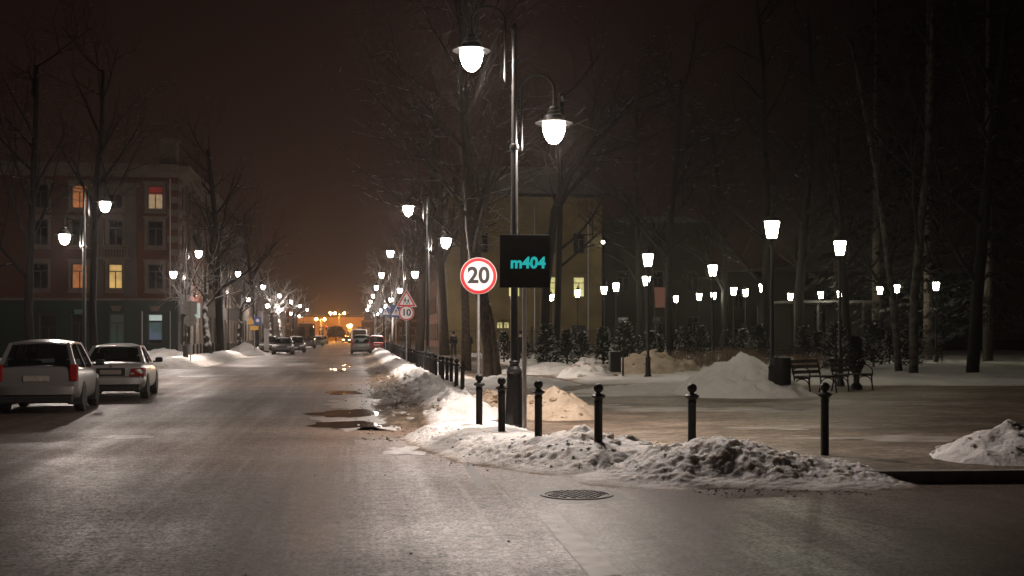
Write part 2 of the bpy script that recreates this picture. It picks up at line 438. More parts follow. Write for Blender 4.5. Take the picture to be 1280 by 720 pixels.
    dist = mth('SQRT', mth('ADD', mth('MULTIPLY', dx, dx), mth('MULTIPLY', dy, dy)), 0)
    sand = mpr(mth('ADD', dist, mth('MULTIPLY', mth('SUBTRACT', mid, .5), 1.6)), 0.55, 1.15, .85, 0)
    base = mix(sand, base, (0.17, 0.105, 0.06))
    L.new(base, b.inputs['Base Color'])
    rg = mth('ADD', mpr(big, .35, .65, .42, .58), mpr(tracks, .4, .7, .06, -.06))
    rg = mth('ADD', rg, mpr(grit, .42, .58, .11, -.10)); rg = mth('ADD', rg, mpr(mid, .35, .65, .05, -.05))
    rg = mth('ADD', rg, mpr(arc, .4, .7, .03, -.03)); rg = mth('ADD', rg, mth('MULTIPLY', sand, .25))
    L.new(rg, b.inputs['Roughness'])
    b.inputs['Specular IOR Level'].default_value = 0.62
    h = mth('ADD', mth('MULTIPLY', nz(95, 3), .6), mth('MULTIPLY', nz(18, 5), .5))
    bp = N.new('ShaderNodeBump'); bp.inputs['Strength'].default_value = 0.25; bp.inputs['Distance'].default_value = 0.01
    L.new(h, bp.inputs['Height']); L.new(bp.outputs['Normal'], b.inputs['Normal'])
    return m
M['asphalt'] = asphalt_mat()

def flat(name, pts, z, mat, kind='structure', label=None):
    bm = bmesh.new(); f = bm.faces.new([bm.verts.new((p[0], p[1], z)) for p in pts])
    bmesh.ops.triangulate(bm, faces=[f])
    bmesh.ops.recalc_face_normals(bm, faces=bm.faces[:])
    if bm.faces[:] and bm.faces[0].normal.z < 0: bmesh.ops.reverse_faces(bm, faces=bm.faces[:])
    me = bpy.data.meshes.new(name); bm.to_mesh(me); bm.free()
    o = bpy.data.objects.new(name, me); C.objects.link(o); me.materials.append(M[mat])
    return tag(o, label, None, None, kind)

flat('road', [(-420, -60), (420, -60), (420, 420), (-420, 420)], 0.0, 'asphalt')

# darker resurfaced strip in the right foreground
M['asphalt_dark'] = pm('asphalt_dark', (0.040, 0.031, 0.026), (0.024, 0.019, 0.016), 1.2, 0.55, 0.5, 90)
M['asphalt_tar'] = pm('asphalt_tar', (0.045, 0.036, 0.03), (0.03, 0.025, 0.022), 3, 0.5, 0.03, 90)
M['faded_paint'] = pm('faded_paint', (0.36, 0.31, 0.28), (0.10, 0.08, 0.068), 5.0, 0.5, 0.03, 90, detail=10)
def gp(px, py): 
    p = G(px, py); return (p.x, p.y)
#flat('road_patch', [gp(880, 622), gp(1012, 680), gp(1330, 660), gp(1330, 610)], 0.004, 'asphalt_dark')
flat('tar_seam', [gp(577, 579), gp(586, 577), gp(612, 606), gp(596, 608)], 0.004, 'asphalt_tar')
flat('road_marking', [gp(672, 644), gp(698, 643), gp(778, 719), gp(738, 722)], 0.004, 'faded_paint')
#flat('road_seam', [gp(100, 713), gp(112, 713), gp(245, 600), gp(240, 600)], 0.004, 'asphalt_tar')

# ------------------------------------------------------------------ park and pavement
KERB = [(1.95, 400), (1.95, 40), (1.9, 25), (1.7, 20.5), (1.65, 18.2), (1.85, 16.4), (2.3, 15.0), (3.0, 13.95), (4.0, 13.2), (5.2, 12.78), (7, 12.62), (90, 12.62)]
def park_mat():
    m, N, L, b = new_mat('park_ice')
    tc = N.new('ShaderNodeTexCoord')
    def nz(scale, det=6, sx=1, sy=1, rz=0):
        mp = N.new('ShaderNodeMapping'); mp.inputs['Scale'].default_value = (sx, sy, 1); mp.inputs['Rotation'].default_value = (0, 0, rz); L.new(tc.outputs['Object'], mp.inputs[0])
        n = N.new('ShaderNodeTexNoise'); n.inputs['Scale'].default_value = scale; n.inputs['Detail'].default_value = det; n.inputs['Roughness'].default_value = .6
        L.new(mp.outputs[0], n.inputs['Vector']); return n.outputs['Fac']
    r = N.new('ShaderNodeValToRGB'); L.new(nz(0.35, 8, .6, 1.3, .5), r.inputs['Fac'])
    cr = r.color_ramp
    cr.elements[0].position = .33; cr.elements[0].color = (0.095, 0.072, 0.052, 1)
    cr.elements[1].position = .72; cr.elements[1].color = (0.34, 0.30, 0.26, 1)
    e = cr.elements.new(.52); e.color = (0.17, 0.13, 0.095, 1)
    r2 = N.new('ShaderNodeValToRGB'); L.new(nz(3.2, 10, .6, 1.0), r2.inputs['Fac'])
    r2.color_ramp.elements[0].position = .35; r2.color_ramp.elements[0].color = (.5, .46, .42, 1); r2.color_ramp.elements[1].position = .62; r2.color_ramp.elements[1].color = (1.3, 1.27, 1.24, 1)
    mx = N.new('ShaderNodeMix'); mx.data_type = 'RGBA'; mx.blend_type = 'MULTIPLY'; mx.inputs['Factor'].default_value = 1
    L.new(r.outputs[0], mx.inputs[6]); L.new(r2.outputs[0], mx.inputs[7]); r3 = N.new('ShaderNodeValToRGB'); L.new(nz(8.5, 6), r3.inputs['Fac'])
    r3.color_ramp.elements[0].position = .38; r3.color_ramp.elements[0].color = (.55, .52, .5, 1); r3.color_ramp.elements[1].position = .6; r3.color_ramp.elements[1].color = (1.25, 1.25, 1.25, 1)
    mx3 = N.new('ShaderNodeMix'); mx3.data_type = 'RGBA'; mx3.blend_type = 'MULTIPLY'; mx3.inputs['Factor'].default_value = 1
    L.new(mx.outputs[2], mx3.inputs[6]); L.new(r3.outputs[0], mx3.inputs[7]); L.new(mx3.outputs[2], b.inputs['Base Color'])
    mr = N.new('ShaderNodeMapRange'); mr.inputs['To Min'].default_value = .42; mr.inputs['To Max'].default_value = .75; L.new(nz(.8, 6), mr.inputs[0]); L.new(mr.outputs[0], b.inputs['Roughness'])
    bp = N.new('ShaderNodeBump'); bp.inputs['Strength'].default_value = .8; bp.inputs['Distance'].default_value = .05
    L.new(nz(9, 8), bp.inputs['Height']); L.new(bp.outputs[0], b.inputs['Normal'])
    return m
M['park_ice'] = park_mat()
flat('park_path', KERB + [(90, 400)], 0.12, 'park_ice')
flat('pavement', [(-9.1, 400), (-9.1, 62), (-9.9, 60.7), (-11.2, 60.4), (-90, 60.4), (-90, 400)], 0.12, 'park_ice')
LKERB = [(-9.1, 400), (-9.1, 62), (-9.9, 60.7), (-11.2, 60.4), (-90, 60.4)]

def kerb(name, line, side):
    """kerb stones: top 0.126, outer face to the road"""
    mb = MB(); w = 0.16
    offs = []
    for i, p in enumerate(line):
        a = Vector(line[max(i - 1, 0)]); b_ = Vector(line[min(i + 1, len(line) - 1)])
        t = (b_ - a).normalized(); n = Vector((-t.y, t.x)) * side
        offs.append((Vector(p), Vector(p) + n * w))
    for (p, q), (p2, q2) in zip(offs, offs[1:]):
        mb.quad((p.x, p.y, -.03), (p2.x, p2.y, -.03), (p2.x, p2.y, .135), (p.x, p.y, .135))
        mb.quad((p.x, p.y, .135), (p2.x, p2.y, .135), (q2.x, q2.y, .135), (q.x, q.y, .135))
        mb.quad((q.x, q.y, .135), (q2.x, q2.y, .135), (q2.x, q2.y, .0), (q.x, q.y, .0))
    return tag(mb.build(name, 'kerb'), kind='structure')
kerb('kerb', KERB, 1)
kerb('kerb', LKERB, -1)

# ------------------------------------------------------------------ melt puddles and slush on the carriageway
M['puddle_water'] = pm('puddle_water', (0.012, 0.009, 0.008), (0.008, 0.006, 0.005), 3, 0.035, spec=0.6)
M['slush'] = pm('slush', (0.36, 0.335, 0.32), (0.13, 0.11, 0.095), 6.5, 0.45, 0.12, 25, detail=10)
def blot(name, cx, cy, rx, ry, z, mat, seed, n=40, jag=.35, kind='structure'):
    pts = []
    for k in range(n):
        a = 2 * math.pi * k / n
        q = 1 + jag * noise.fractal(Vector((math.cos(a) * 1.6, math.sin(a) * 1.6, seed)), 1, 2, 4)
        pts.append((cx + rx * q * math.cos(a), cy + ry * q * math.sin(a)))
    return flat(name, pts, z, mat, kind)
def at(px, py): 
    p = G(px, py); return p.x, p.y
for i, (px, py, rx, ry) in enumerate([(452, 524, .75, 2.4), (440, 504, .75, 2.2), (412, 462, 1.3, 3.0), (375, 455, 1.0, 3.0), (505, 563, .28, .55), (160, 546, .45, .35), (305, 457, 1.4, 2.2), (255, 470, 1.1, .9)]):
    x, y = at(px, py); blot('slush', x, y, rx, ry, 0.004, 'slush', i * 3.3, 48, .8, 'stuff')
for i, (px, py, rx, ry) in enumerate([(436, 531.5, .72, .85), (437, 517, .70, 1.1), (428, 491, .52, 1.2), (424, 462, .35, .8), (436, 457, .3, .9)]):
    x, y = at(px, py); blot('puddle', x, y, rx, ry, 0.008, 'puddle_water', i * 5.1 + 40, 40, .5)

# ------------------------------------------------------------------ snow lying on the park and the pavements
def lumps(x, y, s=1.0):
    a = noise.noise(Vector((x * 2.3 * s, y * 2.3 * s, 1.7))); b_ = noise.noise(Vector((x * 6.1 * s, y * 6.1 * s, 4.2))); c_ = noise.noise(Vector((x * 14 * s, y * 14 * s, 9.1)))
    return .55 * abs(a) * 2 + .3 * b_ + .2 * c_ + .09 * noise.noise(Vector((x * 31 * s, y * 31 * s, 2.1)))
def crumble(x, y):
    return .045 * abs(noise.noise(Vector((x * 8, y * 8, 3.3)))) + .030 * abs(noise.noise(Vector((x * 17, y * 17, 6.1)))) + .014 * noise.noise(Vector((x * 37, y * 37, 1.1)))
def lawn(x, y):
    """low snow fields either side of the trodden paths"""
    d = min(abs(x - 5.6 - .02 * (y - 40)) / 1.7, 9) if y > 30 else 9          # walkway behind the street trees
    e = abs(y - 33.5 + .22 * (x - 8)) / 3.2                                   # path that crosses the park
    k = min(d, e if x > 2.6 else 9)
    h = sstep(.75, 1.5, k) * (.10 + .12 * abs(fr(x, y, .35, 4, 3)) + .04 * fr(x, y, 1.6, 4, 8))
    if y < 29: h = 0
    h *= sstep(28.5, 31.5, y + .4 * fr(x, y, .8, 3, 5))
    return .10 + h, .12 + .25 * fr(x, y, .5, 3, 2) + (.4 if h < .04 else 0)
heap('snow_cover', lambda x, y: lawn(x, y), 2.3, 60, 28, 118, .42, 'snow_soft', floor=.122, kind='stuff', resy=.6)

# dirty bank ploughed along the right kerb, bollards standing in it
def bank_r(x, y):
    u = (x - 1.95) + .22 * fr(0, y, .35, 4, 2)
    prof = math.exp(-(u / .62) ** 2) if u < 0 else math.exp(-(u / .95) ** 2)
    t = sstep(20.9, 22.3, y + .3 * fr(x, y, 1.4, 3, 6))
    h = (.40 + .12 * fr(0, y, .5, 3, 11)) * prof * t + .24 * lumps(x, y, 1.5) * prof * t
    slush = .075 * math.exp(-((u + 1.0) / .55) ** 2) * t * (.5 + .9 * max(0, fr(x, y, 2.2, 5, 4) + .5))
    dirt = sstep(-.35, -.75, u) * .75 + .10
    return h + slush - .035, dirt
rc = random.Random(3)
heap('snow_bank', bank_r, .2, 4.2, 20.6, 60, .06, 'snow', 'long ploughed snow bank along the right kerb under the bollard row', floor=-.015, resy=.12,
     chunks=[(rc.uniform(.7, 1.7), rc.uniform(22, 45), rc.uniform(.03, .09), rc.uniform(.2, .8)) for _ in range(170)])
heap('snow_bank', bank_r, .2, 4.2, 60, 135, .25, 'snow', 'distant stretch of snow bank along the right kerb beside the parked grey car', floor=-.015, resy=.5)

# the two ploughed heaps at the corner
LINE_B = [(1.75, 19.3), (2.0, 17.4), (2.3, 15.9), (2.95, 14.75), (3.35, 14.6)]
def heap_b(x, y):
    d = seg_dist(x, y, LINE_B)
    road = (x < 2.2 and y > 15.2) or y < 14.4
    e = 1 - sstep(.25, 1.06 + .12 * fr(x, y, 1.5, 3, 3), d)
    edge = sstep(.25, .8, d)
    h = -.03 + .045 * (1 - sstep(.9, 1.35 + .2 * fr(x, y, 2.5, 3, 5), d)) + .25 * e + e * .10 * lumps(x, y, 1.0) * (.3 + edge) + min(1, e * 2.5) * crumble(x, y) * (.25 + edge)
    h += e * .16 * math.exp(-((x - 2.95) ** 2 + (y - 15.2) ** 2) / .35) * (.6 + lumps(x, y, 1.4))
    return h, edge * .50 - .22 + .6 * sstep(.85, 1.15, d)
rb = random.Random(5)
chB = []
for _ in range(110):
    a, b_ = rb.choice(list(zip(LINE_B, LINE_B[1:]))); t = rb.random(); s = rb.uniform(.35, .95)
    an = rb.uniform(math.pi * .85, math.pi * 1.55)
    x, y = a[0] + (b_[0] - a[0]) * t + s * math.cos(an), a[1] + (b_[1] - a[1]) * t + s * math.sin(an)
    chB.append((x, y, rb.choice([.010, .014, .018, .026]), rb.uniform(-.15, .35)))
chB += [(3.15 + rb.uniform(-.25, .5), 14.75 + rb.uniform(-.25, .35), rb.uniform(.03, .075), rb.uniform(-.1, .6)) for _ in range(18)]
heap('snow_heap', heap_b, .5, 4.9, 13.2, 20.6, .024, 'snow', 'long low snow heap on the street corner round the lamp post foot', chunks=chB)

LINE_C = [(3.5, 13.55), (4.35, 13.5), (5.3, 13.2)]
def heap_c(x, y):
    d = seg_dist(x, y, LINE_C)
    e = 1 - sstep(.05, 1.08 + .15 * fr(x, y, 1.5, 3, 3), d)
    pk = math.exp(-((x - 4.15) / .75) ** 2)
    h = -.03 + .045 * (1 - sstep(.95, 1.3 + .2 * fr(x, y, 2.5, 3, 5), d)) + e * (.15 + .25 * pk) + e * .11 * lumps(x, y, 1.0) + min(1, e * 2.5) * crumble(x, y)
    return h, sstep(.35, .8, d) * .40 - .22 + .6 * sstep(.88, 1.15, d) + .25 * math.exp(-((x - 3.75) ** 2 + (y - 13.2) ** 2) / .12)
rcx = random.Random(8)
chC = []
for _ in range(110):
    x = rcx.uniform(2.9, 5.9); y = 13.2 + rcx.gauss(.0, .40)
    if seg_dist(x, y, LINE_C) < .85: chC.append((x, y, rcx.choice([.009, .012, .016, .022]), rcx.choice([-.2, -.2, -.1, 0, .1])))
heap('snow_heap', heap_c, 2.2, 6.6, 11.9, 14.5, .022, 'snow', 'lumpy snow heap in front of the two rightmost corner bollards', chunks=chC)

def cone(cx, cy, rx, ry, h, lump=.1, dirt=0.0, p=1.5, base=.10, s=1.0):
    def fn(x, y):
        q = math.hypot((x - cx) / rx, (y - cy) / ry) + .14 * fr(x, y, 1.1, 3, cx)
        e = max(0.0, 1 - q)
        return base - .04 + h * (e ** p if p > 0 else sstep(0, 1, e)) + min(1, e * 3) * lump * lumps(x, y, s), dirt + .3 * (1 - e) * .3
    return fn
def mound(label, px, d, rx, ry, h, res, mat='snow', lump=.1, dirt=0.0, p=1.2, nch=0, base=.10, s=1.0, cr=(.03, .11)):
    c = P(px, d); r = random.Random(int(px * 7 + d))
    ch = [(c.x + r.gauss(0, .42) * rx, c.y + r.gauss(0, .42) * ry, r.uniform(*cr), r.uniform(-.1, .6)) for _ in range(nch)]
    return heap('snow_heap', cone(c.x, c.y, rx, ry, h, lump, dirt, p, base, s), c.x - rx * 1.3, c.x + rx * 1.3, c.y - ry * 1.3, c.y + ry * 1.3, res, mat, label, floor=base - .01, chunks=ch)
mound('sandy brown heap of snow behind the lamp post and the fourth bollard', 690, 22.9, 1.05, 1.5, .62, .05, 'snow_sandy', .14, .12, 1.0, 90, cr=(.015, .06))
mound('dirty chunky snow pile left of the lamp post behind the first bollard', 612, 23.8, .85, 1.5, .42, .05, 'snow_sandy', .22, .22, .8, 150, cr=(.02, .085))
mound('tall smooth pale snow heap left of the park bench', 925, 31, 1.85, 2.3, 1.12, .06, 'snow_soft', .15, -.05, 1.0, 0)
mound('broad low snow mound beyond the icy path right of the standing bin', 830, 32.5, 2.9, 2.0, .30, .1, 'snow_soft', .08, .0, .8)
mound('rough snow heap on the left of the standing litter bin', 733, 43.5, 1.15, 2.0, .72, .09, 'snow_soft', .2, .1, 1.0, 30, cr=(.06, .16))
mound('yellowish crumbling snow ridge between the litter bin and the twig hedge', 815, 46, 2.3, 2.0, .95, .1, 'snow_sandy', .25, .05, .8, 60, cr=(.03, .1))
mound('snow bank at the right edge of the park by the kerb', 1258, 14.9, 1.0, 1.0, .50, .04, 'snow', .12, .05, .9, 60, cr=(.012, .04))
mound('white snow patch around the foot of the near street tree trunk', 640, 38, 2.3, 4.0, .30, .12, 'snow_soft', .1, -.1, .9)
mound('low snow mound in front of the evergreen shrubs', 690, 49, 2.6, 3.5, .45, .12, 'snow_soft', .12, 0, .9)

# left side: bank along the kerb, and round the corner of the side street
def bank_l(x, y):
    if y > 63: d = x + 9.3
    else: d = 60.5 - y if x < -11.8 else math.hypot(x + 11.8, y - 63) - 2.5
    d += .5 * fr(x, y, .25, 4, 2)
    prof = math.exp(-(d / (1.0 if d < 0 else .9)) ** 2)
    gap = 1 - .9 * math.exp(-((y - 96) / 3.5) ** 2)
    return -.03 + (.50 * prof + .16 * lumps(x, y, .5) * prof) * gap, sstep(.2, .9, d) * .5 + .0
heap('snow_bank', bank_l, -22, -7.5, 57.5, 140, .22, 'snow', 'ploughed snow bank along the left kerb by the double lamp', floor=-.01, resy=.4)
def cover_l(x, y): return .11 + .08 * abs(fr(x, y, .4, 4, 7)) + .04 * fr(x, y, 1.5, 3, 2), .15 + .35 * fr(x, y, .4, 3, 3)
heap('snow_cover', cover_l, -40, -9.9, 61.5, 79.5, .4, 'snow_soft', floor=.122, kind='stuff')
mound('rounded snow heap on the left pavement before the green shop front', 205, 73, 2.4, 1.8, .85, .12, 'snow', .15, -.1, .9)
mound('snow heap on the left pavement below the roadworks signs', 306, 98, 1.6, 2.6, 1.0, .14, 'snow', .2, .1, .9)

# manhole cover in the carriageway
def manhole():
    p = G(721, 619)
    t = thing('manhole_cover', 'round cast-iron manhole cover in the road before the corner heap', 'manhole cover', (p.x, p.y, 0), .3)
    M['cast_iron'] = pm('cast_iron', (0.05, 0.042, 0.037), (0.022, 0.018, 0.016), 18, .42, .4, 60, .4)
    MB().lathe([(.33, .002), (.33, .012), (.375, .012), (.38, .002)], 40, cap=False).build('rim', 'cast_iron', t)
    mb = MB().lathe([(.318, -.01), (.318, .004), (.001, .004)], 40, cap=False)
    for k in range(-4, 5):
        for j in range(-4, 5):
            if math.hypot(k, j) < 4.2: mb.box((k * .068, j * .068, .009), (.042, .042, .012), (k + j) % 2 * .785, .003)
    mb.build('lid', 'cast_iron', t)
    blot('grime_ring', p.x, p.y, .52, .62, .0008, 'asphalt_tar', 7.7, 48, .3, 'structure')
manhole()

mound('flat sandy strip of trodden snow between the two middle bollards', 812, 16.6, 1.25, .8, .10, .04, 'snow_sandy', .05, .05, .7, 20, cr=(.015, .035))

mound('low snow bed under the clipped twig hedge', 895, 47.5, 2.6, 1.6, .55, .12, 'snow_soft', .1, .05, .6)

# loose crumbs of dirty snow and ice kicked out over the road along the heaps and the kerb
def crumbs():
    r = random.Random(21); mb = MB()
    def put(x, y, z, q): mb.blob((x, y, z + q * .3), q, 1, .35, (1, r.uniform(.7, 1.2), .7))
    for _ in range(420):
        a, b_ = r.choice(list(zip(LINE_B[:-1], LINE_B[1:])) + list(zip(LINE_C[:-1], LINE_C[1:])) * 2); t = r.random(); o = .85 + abs(r.gauss(0, .35))
        x, y = a[0] + (b_[0] - a[0]) * t, a[1] + (b_[1] - a[1]) * t
        if a in LINE_B: x -= o * .75; y -= o * .5
        else: y -= o
        if y < 12.6 or x < 1.6: put(x, y, 0, r.choice([.006, .008, .011, .016]))
    for _ in range(520): put(1.0 - abs(r.gauss(0, .45)), r.uniform(18.5, 42), .0, r.choice([.01, .014, .02, .03]))
    for _ in range(60): put(r.uniform(-6, 4), r.uniform(8, 30), 0, r.choice([.006, .009, .013]))
    o = mb.build('snow_crumbs', 'crumb', smooth=False); tag(o, kind='stuff')
M['crumb'] = pm('crumb', (0.50, 0.46, 0.41), (0.14, 0.10, 0.075), 3, .8)
crumbs()

M['trodden'] = pm('trodden', (0.34, 0.31, 0.28), (0.15, 0.115, 0.085), 2.2, .6, .12, 20, detail=10)
for i, (px, py, rx, ry) in enumerate([(1110, 474, 2.0, 1.3), (1060, 503, 1.6, .9), (1130, 548, 1.3, .45), (880, 512, 2.2, .7), (720, 508, 1.2, .8), (980, 535, 1.0, .35), (640, 462, 1.5, 2.5)]):
    q = G(px, py, .12); blot('trodden_snow', q.x, q.y, rx, ry, .124, 'trodden', i * 2.7 + 90, 60, .75, 'stuff')
# ================================================================== STREET LAMPS
def arc_pts(x0, x1, zlow, zarc, ztip):
    """inverted U arm from (x0, zlow) up, over the top and down to (x1, ztip)"""
    r = abs(x1 - x0) / 2; c = (x0 + x1) / 2; s = 1 if x1 > x0 else -1
    pts = [(x0, 0, zlow), (x0, 0, zarc - r * .9)]
    for k in range(1, 12):
        a = math.pi * k / 12
        pts.append((c - s * r * math.cos(a), 0, zarc - r * .9 + r * .9 * math.sin(a)))
    pts.append((x1, 0, zarc - r * .9)); pts.append((x1, 0, ztip))
    return pts

def lamp_head(root, x, zg, emis):
    """bell shaped lantern: neck, wide brim, egg shaped bowl; zg = middle of the bowl"""
    h = thing_part('lamp_head', root, (x, 0, zg))
    mb = MB()
    mb.lathe([(.045, .36), (.07, .35), (.085, .31), (.06, .29), (.10, .275), (.115, .25), (.075, .235), (.14, .215), (.165, .19), (.165, .13), (.18, .125), (.31, .088), (.31, .076), (.185, .09), (.17, .085)], 20)
    sh = mb.build('lamp_shade', 'lamp_iron', h, smooth=True, auto=40)
    MB().lathe([(.178, .082), (.186, .02), (.176, -.06), (.148, -.14), (.125, -.18)], 20, cap=False).build('lamp_bowl', 'bowl_glow', h, smooth=True)
    MB().lathe([(.1248, -.1805), (.095, -.215), (.055, -.245), (.004, -.258)], 14, cap=False).build('lamp_lens', emis, h, smooth=True)
    MB().tube([(.20, 0, .08), (.22, 0, .04), (.245, 0, .03), (.255, 0, .06)], .008, 6).build('latch', 'lamp_iron', h)

def thing_part(name, root, loc):
    o = bpy.data.objects.new(name, None); C.objects.link(o); o.parent = root; o.location = loc; o.empty_display_size = .1
    return o

def street_lamp(label, loc, rz, group):
    t = thing('street_lamp', label, 'street lamp', loc, rz, group)
    base = MB()
    base.lathe([(.19, -.1), (.19, .08), (.178, .10), (.172, .14), (.125, .80), (.128, .82), (.128, .86), (.122, .88), (.125, .93), (.135, .955), (.118, 1.0), (.085, 1.05), (.075, 1.08), (.086, 1.10), (.086, 1.125), (.062, 1.14)], 12)
    base.build('lamp_base', 'lamp_iron', t)
    p = MB().lathe([(.064, 1.12), (.058, 2.6), (.054, 4.55), (.075, 4.57), (.08, 4.60), (.075, 4.64), (.05, 4.66), (.042, 6.5), (.05, 6.51), (.05, 6.55), (.03, 6.58), (.012, 6.62)], 12).build('pole', 'lamp_iron', t, smooth=True, auto=40)
    for bx, bz in ((.11, 5.40), (.11, 4.95), (-.15, 6.2), (-.15, 5.85)): MB().tube([(bx, 0, bz), (0, 0, bz)], .016, 6).build('arm_bracket', 'lamp_iron', t)
    for x0, x1, zl, za, zt, zg in ((-.15, -.70, 5.72, 6.88, 6.42, 6.07), (.115, .65, 4.60, 5.80, 5.28, 4.93)):
        MB().tube(arc_pts(x0, x1, zl, za, zt), .021, 8).lathe([(.001, zl - .07), (.02, zl - .05), (.012, zl - .03), (.028, zl - .01), (.021, zl + .02)], 8, (x0, 0, 0)).build('lamp_arm', 'lamp_iron', t, smooth=True, auto=50)
        lamp_head(t, x1, zg, 'white_lamp')
    return t

LG = 'double-armed street lamps lining the street'
lampD = [19.5, 43, 66, 89.5, 113, 137, 161, 186, 212]
right_says = ['tall near double-armed street lamp at the corner beside the black display board',
              'double-armed street lamp rising behind the right bollard row past the first trees',
              'third double lamp on the right pavement behind the children warning sign',
              'fourth double lamp on the right pavement before the blue crossing signs',
              'fifth double lamp on the right pavement near the snowy glittering tree',
              'sixth double lamp on the right pavement inside the bright snowy branches',
              'seventh double lamp on the right pavement beyond the bright snowy branches',
              'eighth double lamp far along the right pavement', 'last small double lamp on the right before the orange square']
left_says = {1: 'double-armed street lamp at the left edge behind the silver van',
             2: 'double-armed street lamp on the left beside the two sign backs',
             3: 'third double lamp on the left pavement behind the pollard trees',
             4: 'fourth double lamp on the left above the roadworks signs', 5: 'fifth double lamp on the left pavement above the snowy pollard',
             6: 'sixth double lamp on the left above the dark parked cars', 7: 'seventh double lamp on the left beyond the dark truck', 8: 'last small double lamp on the left before the orange square'}
lamp0 = None
for k, d in enumerate(lampD):
    x = 2.52; loc = (x, d - .0 - .0 if k else P(643, 19.5).y, .10)
    if k == 0: loc = tuple(P(643, 19.5, .10))
    if lamp0 is None: lamp0 = street_lamp(right_says[0], loc, 0, LG)
    else: dup(lamp0, loc, 0, right_says[k], LG)
for k, s in left_says.items():
    d = lampD[k] + (1.5 if k == 2 else 0)
    dup(lamp0, ({1: -9.34, 2: -9.3}.get(k, -9.3), d, .10), math.pi, s, LG)

# ------------------------------------------------------------------ park lanterns
def lantern(label, loc, group):
    t = thing('park_lantern', label, 'lantern', loc, 0, group)
    MB().lathe([(.14, -.1), (.14, .1), (.10, .18), (.085, .7), (.10, .74), (.06, .8), (.05, .84), (.042, 3.7), (.075, 3.74), (.075, 3.78), (.04, 3.82), (.10, 3.90), (.10, 3.93)], 10).build('pole', 'black_iron', t, smooth=True, auto=40)
    MB().lathe([(.105, 3.932), (.12, 3.96), (.178, 4.32), (.178, 4.335)], 8).build('lantern_glass', 'park_lamp', t)
    MB().lathe([(.20, 4.338), (.20, 4.36), (.12, 4.44), (.05, 4.48), (.03, 4.55), (.045, 4.58), (.01, 4.63)], 8).build('lantern_cap', 'black_iron', t)
    return t
PG = 'park lanterns'
plan = [(965, 287, 0, 'largest park lantern standing beside the bench and its litter bin'),
        (1050, 310, 0, 'second largest park lantern rising behind the park benches'),
        (810, 325, 0, 'park lantern next to the thin leaning pale stem'),
        (891, 338, 0, 'park lantern alone between the leaning stem and the largest lantern'),
        (808, 351, 0, 'small park lantern just below the one by the leaning pale stem'),
        (770, 359, 0, 'park lantern right of the yellow building corner, the righthand of a close pair'),
        (755, 363, 0, 'park lantern at the corner of the yellow building, left of a close pair'),
        (722, 367, 0, 'park lantern in front of the lit window of the yellow building'),
        (689, 372, 0, 'park lantern in front of the yellow wall just right of the display board'),
        (845, 374, 0, 'tiny park lantern right of the red lit panel on the dark building'),
        (874, 371, 0, 'tiny park lantern just left of the lantern standing alone'),
        (892, 370, 0, 'tiny park lantern straight below the lantern standing alone'),
        (917, 364, 0, 'small park lantern, left of the pair before the largest lantern'),
        (932, 366, 0, 'small park lantern, right of the pair before the largest lantern'),
        (953, 360, 0, 'small park lantern immediately left of the largest lantern pole'),
        (988, 371, 0, 'tiny park lantern immediately right of the largest lantern pole'),
        (1026, 369, 0, 'small park lantern left of the pole behind the benches'),
        (1050, 368, 0, 'small park lantern crossed by the pole of the lantern behind the benches'),
        (1100, 363, 0, 'small park lantern left of the two birches'),
        (1121, 361, 0, 'small park lantern at the left birch trunk'),
        (1170, 358, 0, 'park lantern right of the two birches at the edge of the park')]
lan0 = None
for px, py, _, s in plan:
    d = 1500 * (4.26 - CAMZ) / (419 - py); loc = tuple(P(px, d, .12))
    if lan0 is None: lan0 = lantern(s, loc, PG)
    else: dup(lan0, loc, random.uniform(0, 1), s, PG)

# ------------------------------------------------------------------ bollards
def bollard(label, loc, group):
    t = thing('bollard', label, 'bollard', loc, 0, group)
    MB().lathe([(.062, -.12), (.06, .0), (.052, .02), (.051, .70), (.056, .71), (.056, .725), (.05, .735), (.05, .755), (.088, .785), (.09, .80), (.066, .815), (.045, .825)], 14).build('post', 'black_iron', t, smooth=True, auto=35)
    MB().lathe([(.03, .82), (.028, .84), (.05, .856), (.062, .885), (.06, .912), (.042, .938), (.012, .95), (.002, .952)], 14).build('ball_finial', 'black_iron', t, smooth=True)
    return t
BG = 'black ball-topped iron bollards'
bol0 = None
for px, d, s in [(599, 18.5, 'ball-topped bollard in front of the twenty limit sign post'), (627, 17.2, 'ball-topped bollard just left of the near lamp post foot'),
                 (673, 16.0, 'ball-topped bollard just right of the near lamp post and grey sign post'), (748, 14.9, 'ball-topped bollard at the lumpy right end of the corner heap'),
                 (865, 14.9, 'ball-topped bollard standing behind the lumpy snow heap on its left side'), (1031, 15.3, 'rightmost ball-topped bollard below the park benches')]:
    loc = tuple(P(px, d, .10))
    if bol0 is None: bol0 = bollard(s, loc, BG)
    else: dup(bol0, loc, random.random(), s, BG)
y = 28.3; k = 0
names = ['nearest bollard of the kerb row, beside the chunky snow pile', 'second bollard of the right kerb row, counted from the chunky snow pile', 'third bollard of the right kerb row, counted from the chunky snow pile',
         'fourth bollard of the right kerb row, counted from the chunky snow pile', 'fifth bollard of the right kerb row, counted from the chunky snow pile', 'sixth bollard of the right kerb row, counted from the chunky snow pile',
         'seventh bollard of the right kerb row, counted from the chunky snow pile', 'eighth bollard of the right kerb row, counted from the chunky snow pile']
row_label = 'black bollard further along the right kerb row where posts overlap into a dark band'
while y < 128:
    bq = dup(bol0, (2.46 + random.uniform(-.02, .02), y, .10 + random.uniform(-.02, .02)), random.random(), names[k] if k < len(names) else row_label, 'bollards along the right kerb'); bq.rotation_euler.x = random.gauss(0, .012); bq.rotation_euler.y = random.gauss(0, .012)
    y += 1.52; k += 1
